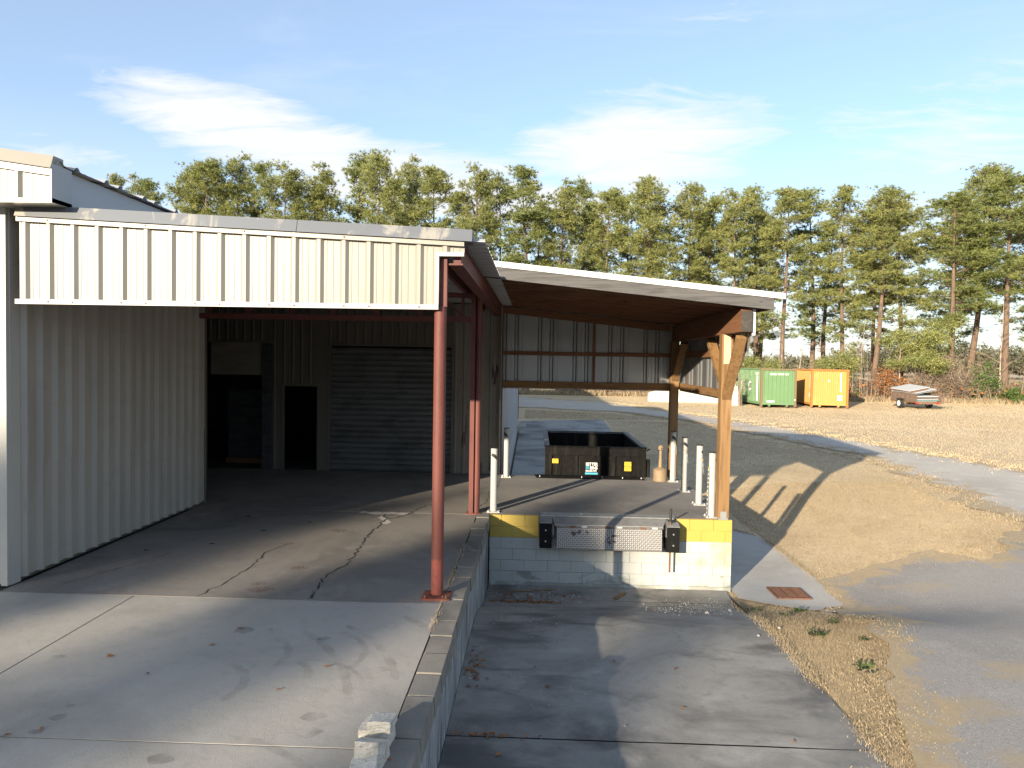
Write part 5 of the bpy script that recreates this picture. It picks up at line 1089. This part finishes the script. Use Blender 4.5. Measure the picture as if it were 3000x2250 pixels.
# pines behind the viewpoint, on the side of the low sun, that shade the apron and the pit
bx_, by_ = sun_dir.x, sun_dir.y
SHADE = [(64, -31, 17.5), (72, -26.5, 19.0), (66, -22.6, 18.6), (61, -18.8, 18.4), (74, -15.4, 21.2), (65, -12.2, 18.4), (70, -8.6, 20.6), (62, -5.6, 19.2), (75, -2.6, 20.6), (66, 1.6, 18.8), (73, 4.3, 22.6), (63, 7.6, 19.2), (70, 11.5, 21.0), (66, 16, 20.0), (72, 21, 21.0)]
for i, (d, s_, H) in enumerate(SHADE):
    x = bx_*d - by_*s_*-1*-1; y = by_*d + bx_*s_
    x = bx_*d + (-by_)*s_; y = by_*d + bx_*s_
    o = copy_tree(PINES[i % 7], (x, y, g1(x, y)-.05), i*1.3, (.76, .76, (H-1.1)/19), 'pine out of the photograph behind the viewpoint, %s in its row counted from the north' % NUM[i]); o['group'] = 'pines behind the viewpoint'

def rear_screen_woods():  # unseen woods, added and sized to block low sky light from the bay
    n = 46000; q = rng.uniform(-150, 150, n); d = rng.uniform(76, 98, n); H = 14.5+2.2*np.sin(q*.23)+1.6*np.sin(q*.71+1)
    x = bx_*d-by_*q; y = by_*d+bx_*q; c = np.stack([x, y, gh(x, y)+rng.uniform(.02, 1, n)*H], -1)
    t1 = rng.normal(0, .55, (n, 3)); t2 = rng.normal(0, .75, (n, 3))
    V = np.stack([c-t1*.6, c+t1*.6, c+t2], 1).reshape(-1, 3)
    stuff(raw('rear_screen_woods', V, np.arange(3*n).reshape(-1, 3), 'far_leaf'), 'unseen woods added behind the viewpoint to cut low sky light in the bay')
rear_screen_woods()
# saplings, bushes, brush
def bush(name, label, x, y, rx, rz_, h0, n, m, leaf=.16, stems=5, sm='twig', cat='bush', asp=.35):
    z = g1(x, y); t = thing(name, label, cat, (x, y, z)); mb = MB(); r = np.random.default_rng(int(abs(x*37)+y))
    for k in range(stems):
        a = r.uniform(0, 6.28); q = r.uniform(.2, .8)*rx
        mb.tube([(x+math.cos(a)*.1, y+math.sin(a)*.1, z), (x+math.cos(a)*q*.5, y+math.sin(a)*q*.5, z+h0*.6), (x+math.cos(a)*q, y+math.sin(a)*q, z+h0+rz_*r.uniform(-.2, .6))], [.05, .03, .01], 5, False)
    mb.build('stem', sm, t)
    nc = 14; cen = r.normal(0, .5, (nc, 3)); cen /= np.maximum(1, np.linalg.norm(cen, axis=1))[:, None]
    q = cen[r.integers(0, nc, n)] + r.normal(0, .22, (n, 3)); Cc = np.array([x, y, z+h0]) + q*np.array([rx, rx, rz_])
    Cc[:, 2] = np.maximum(Cc[:, 2], z+.05)
    d = r.normal(0, 1, (n, 3)); d /= np.linalg.norm(d, axis=1)[:, None]; s = np.cross(d, r.normal(0, 1, (n, 3))); s /= np.linalg.norm(s, axis=1)[:, None]
    L = r.uniform(.5, 1.2, (n, 1))*leaf
    V = np.stack([Cc-s*L*asp, Cc+s*L*asp, Cc+d*L], 1).reshape(-1, 3)
    fo = raw('foliage', V, np.arange(3*n).reshape(-1, 3), m, t)
    co = V - np.array([x, y, z]); fo.data.vertices.foreach_set('co', co.astype(np.float32).ravel()); fo.data.update()
    return t
bush('young_pine', 'bushy young pine just left above the green container', 18.2, 60, 1.7, 1.5, 2.6, 7800, 'needle', .28, 3, 'bark', 'young pine', asp=.10)
bush('young_pine', 'bushy young pine behind the orange container', 25.4, 60, 1.7, 1.2, 2.7, 7200, 'needle', .28, 3, 'bark', 'young pine', asp=.10)
bush('young_pine', 'spreading young pine above the trailer', 32.3, 60.5, 2.6, 1.5, 5.4, 9000, 'needle', .30, 3, 'bark', 'young pine', asp=.10)
bush('young_pine', 'low green pine branch clump just left of the trailer', 31.2, 59, 1.8, .8, 3.2, 4800, 'needle', .28, 3, 'bark', 'young pine', asp=.10)
bush('leafy_shrub', 'broad leaved green shrub right of the trailer', 36.3, 59, 1.0, 1.6, 1.7, 1500, 'leaf_green', .20)
bush('leafy_shrub', 'small low green shrub at the foot of the tall pine right of the trailer', 38.2, 58.3, 1.0, .6, .6, 900, 'leaf_green', .18)
bush('oak_sapling', 'sapling with brown dead leaves between the orange container and trailer', 28.9, 59, 1.2, 1.3, 1.7, 1500, 'leaf_brown', .17)
bush('bare_bush', 'dark tangled mound of bare branches behind the trailer', 33.5, 60, 2.4, 1.5, 1.7, 4200, 'twig', .9, 30, asp=.02)
def sapling(x, y, H, label, seed, m='pale_bark'):
    r = random.Random(seed); z = g1(x, y); mb = MB(); lean = r.uniform(-.06, .06)
    t = thing('bare_sapling', label, 'sapling', (x, y, z), 'bare saplings in the brush')
    pts = [(x+lean*h+r.uniform(-.05, .05), y, z+h) for h in np.linspace(0, H, 6)]
    mb.tube(pts, [.07, .06, .05, .04, .025, .008], 6, False); mb.build('trunk', m, t); tw = MB()
    for k in range(26):
        q = r.uniform(.25, .97); i = min(4, int(q*5)); p = Vector(pts[i]).lerp(Vector(pts[i+1]), q*5-i); a = r.uniform(0, 6.28); L = H*.20*r.uniform(.4, 1.1)*(1.2-q)
        e = p+Vector((math.cos(a)*L, math.sin(a)*L, L*r.uniform(.3, 1.1))); tw.tube([p, p.lerp(e, .5)+Vector((0, 0, -.05)), e], [.022, .015, .006], 3, False)
        for _ in range(3):
            a2 = a+r.uniform(-1, 1); e2 = e+Vector((math.cos(a2)*L*.5, math.sin(a2)*L*.5, L*r.uniform(0, .5))); tw.tube([p.lerp(e, .6), e2], [.012, .005], 3, False)
    stuff(tw.build('branches', 'twig', t))
for k, (x, y, H, l) in enumerate([(20.4, 60, 5.0, 'pale bare sapling rising behind the green container'), (22.3, 61, 4.4, 'bare grey sapling behind the middle of the green container'), (26.9, 59.5, 4.6, 'bare sapling beside the right edge of the orange container'), (27.8, 61, 6.4, 'taller bare sapling between the orange container and the brown leaved sapling'), (30.2, 60, 4.5, 'bare sapling behind the left end of the trailer'), (37.7, 59, 9.0, 'tall pale bare sapling between the two largest pines at the right'), (35.4, 62, 8.5, 'bare crooked tree with thin branches right above the trailer'), (40.5, 59, 6.0, 'bare sapling at the right edge of the photo'), (24.0, 60.5, 5.2, 'bare sapling above the gap between the two containers'), (39.9, 57.5, 4.2, 'pale leaning sapling low at the right edge')]): sapling(x, y, H, l, k+5)
bush('vine_clump', 'bare vines climbing the end of the concrete wall by the green container', 14.42, 50.45, .45, 1.2, 1.6, 160, 'twig', .5, 8, 'twig', 'vines', asp=.03)
def brush():
    n = 11000; x = rng.uniform(2, 50, n); y = rng.uniform(58.2, 68, n)+ (x < 22)*2; z = gh(x, y); H = rng.uniform(.5, 1, n)**1.5*rng.uniform(1.6, 5.4, n)*(.55+.45*np.sin(x*.9)*np.sin(x*.37+1)+.2)
    H = np.maximum(H, .4)
    a = rng.uniform(0, 6.28, n); l = rng.normal(0, .28, n)*H; b = rng.uniform(0, 6.28, n); wd = .022
    base = np.stack([x, y, z-.05], -1); tip = np.stack([x+np.cos(a)*l, y+np.sin(a)*l, z+H], -1); s = np.stack([np.cos(b)*wd, np.sin(b)*wd, 0*b], -1)
    V = np.stack([base-s, base+s, tip], 1).reshape(-1, 3)
    m = 17000; i = rng.integers(0, n, m); q = rng.uniform(.25, 1, m)[:, None]; p = base[i]+(tip[i]-base[i])*q; d = rng.normal(0, 1, (m, 3))*np.array([.4, .4, .3]); s2 = rng.normal(0, .016, (m, 3))
    V2 = np.stack([p-s2, p+s2, p+d], 1).reshape(-1, 3); V = np.concatenate([V, V2])
    stuff(raw('brush', V, np.arange(len(V)).reshape(-1, 3), 'twig'), 'tangle of bare brown brush along the foot of the pines')
    m = 9000; x = rng.uniform(2, 48, m); y = rng.uniform(57.6, 66, m)+(x < 22)*2; z = gh(x, y)+rng.uniform(0, 1, m)**2*1.6; Cc = np.stack([x, y, z], -1); d = rng.normal(0, .12, (m, 3)); s = rng.normal(0, .06, (m, 3))
    V = np.stack([Cc-s, Cc+s, Cc+d], 1).reshape(-1, 3); stuff(raw('leaf_litter', V, np.arange(3*m).reshape(-1, 3), 'leaf_brown'), 'brown leaves and dead growth in the brush')
    m = 2600; x = rng.uniform(2, 48, m); x = x[(np.sin(x*1.3)+np.sin(x*.51+2)) > .35]; m = len(x); y = rng.uniform(58, 64, m)+(x < 22)*2; z = gh(x, y)+rng.uniform(0.1, 1, m)**2*1.9; Cc = np.stack([x, y, z], -1); d = rng.normal(0, .16, (m, 3)); s = rng.normal(0, .08, (m, 3))
    V = np.stack([Cc-s, Cc+s, Cc+d], 1).reshape(-1, 3); stuff(raw('undergrowth', V, np.arange(3*m).reshape(-1, 3), 'leaf_green'), 'green undergrowth among the brush')
    m = 16000; x = rng.uniform(-2, 56, m); y = 57.4+rng.exponential(1.2, m)+(x < 22)*2; z = gh(x, y); h = rng.uniform(.15, .6, m); a = rng.uniform(0, 6.28, m); b = rng.uniform(0, 6.28, m); wd = .03
    V = np.stack([np.stack([x-np.cos(b)*wd, y-np.sin(b)*wd, z], -1), np.stack([x+np.cos(b)*wd, y+np.sin(b)*wd, z], -1), np.stack([x+np.cos(a)*h*.4, y+np.sin(a)*h*.4, z+h], -1)], 1).reshape(-1, 3)
    stuff(raw('tall_dry_grass', V, np.arange(3*m).reshape(-1, 3), 'blade'), 'tall dry grass at the edge of the woods')
brush()
def distant_woods():
    Vs = []
    for (n, x0, x1, y0, y1, h0, h1) in ((520, -60, 260, 200, 250, 4, 6.3), (420, 95, 250, 190, 240, 7, 10)):
        for i in range(n):
            x = rng.uniform(x0, x1); y = rng.uniform(y0, y1); H = rng.uniform(h0, h1); r = rng.uniform(1.8, 3.4); k = 150
            d = rng.normal(0, 1, (k, 3)); d /= np.linalg.norm(d, axis=1)[:, None]; d *= rng.uniform(.6, 1.05, (k, 1))
            c = np.array([x, y, 1.0+H*.62]) + d*np.array([r, r, H*.40])
            t1 = rng.normal(0, .34, (k, 3)); t2 = rng.normal(0, .42, (k, 3))
            Vs.append(np.stack([c-t1*.6, c+t1*.6, c+t2], 1).reshape(-1, 3))
    V = np.concatenate(Vs); stuff(raw('distant_woods', V, np.arange(len(V)).reshape(-1, 3), 'far_leaf'), 'distant wooded rise beyond the field')
distant_woods()
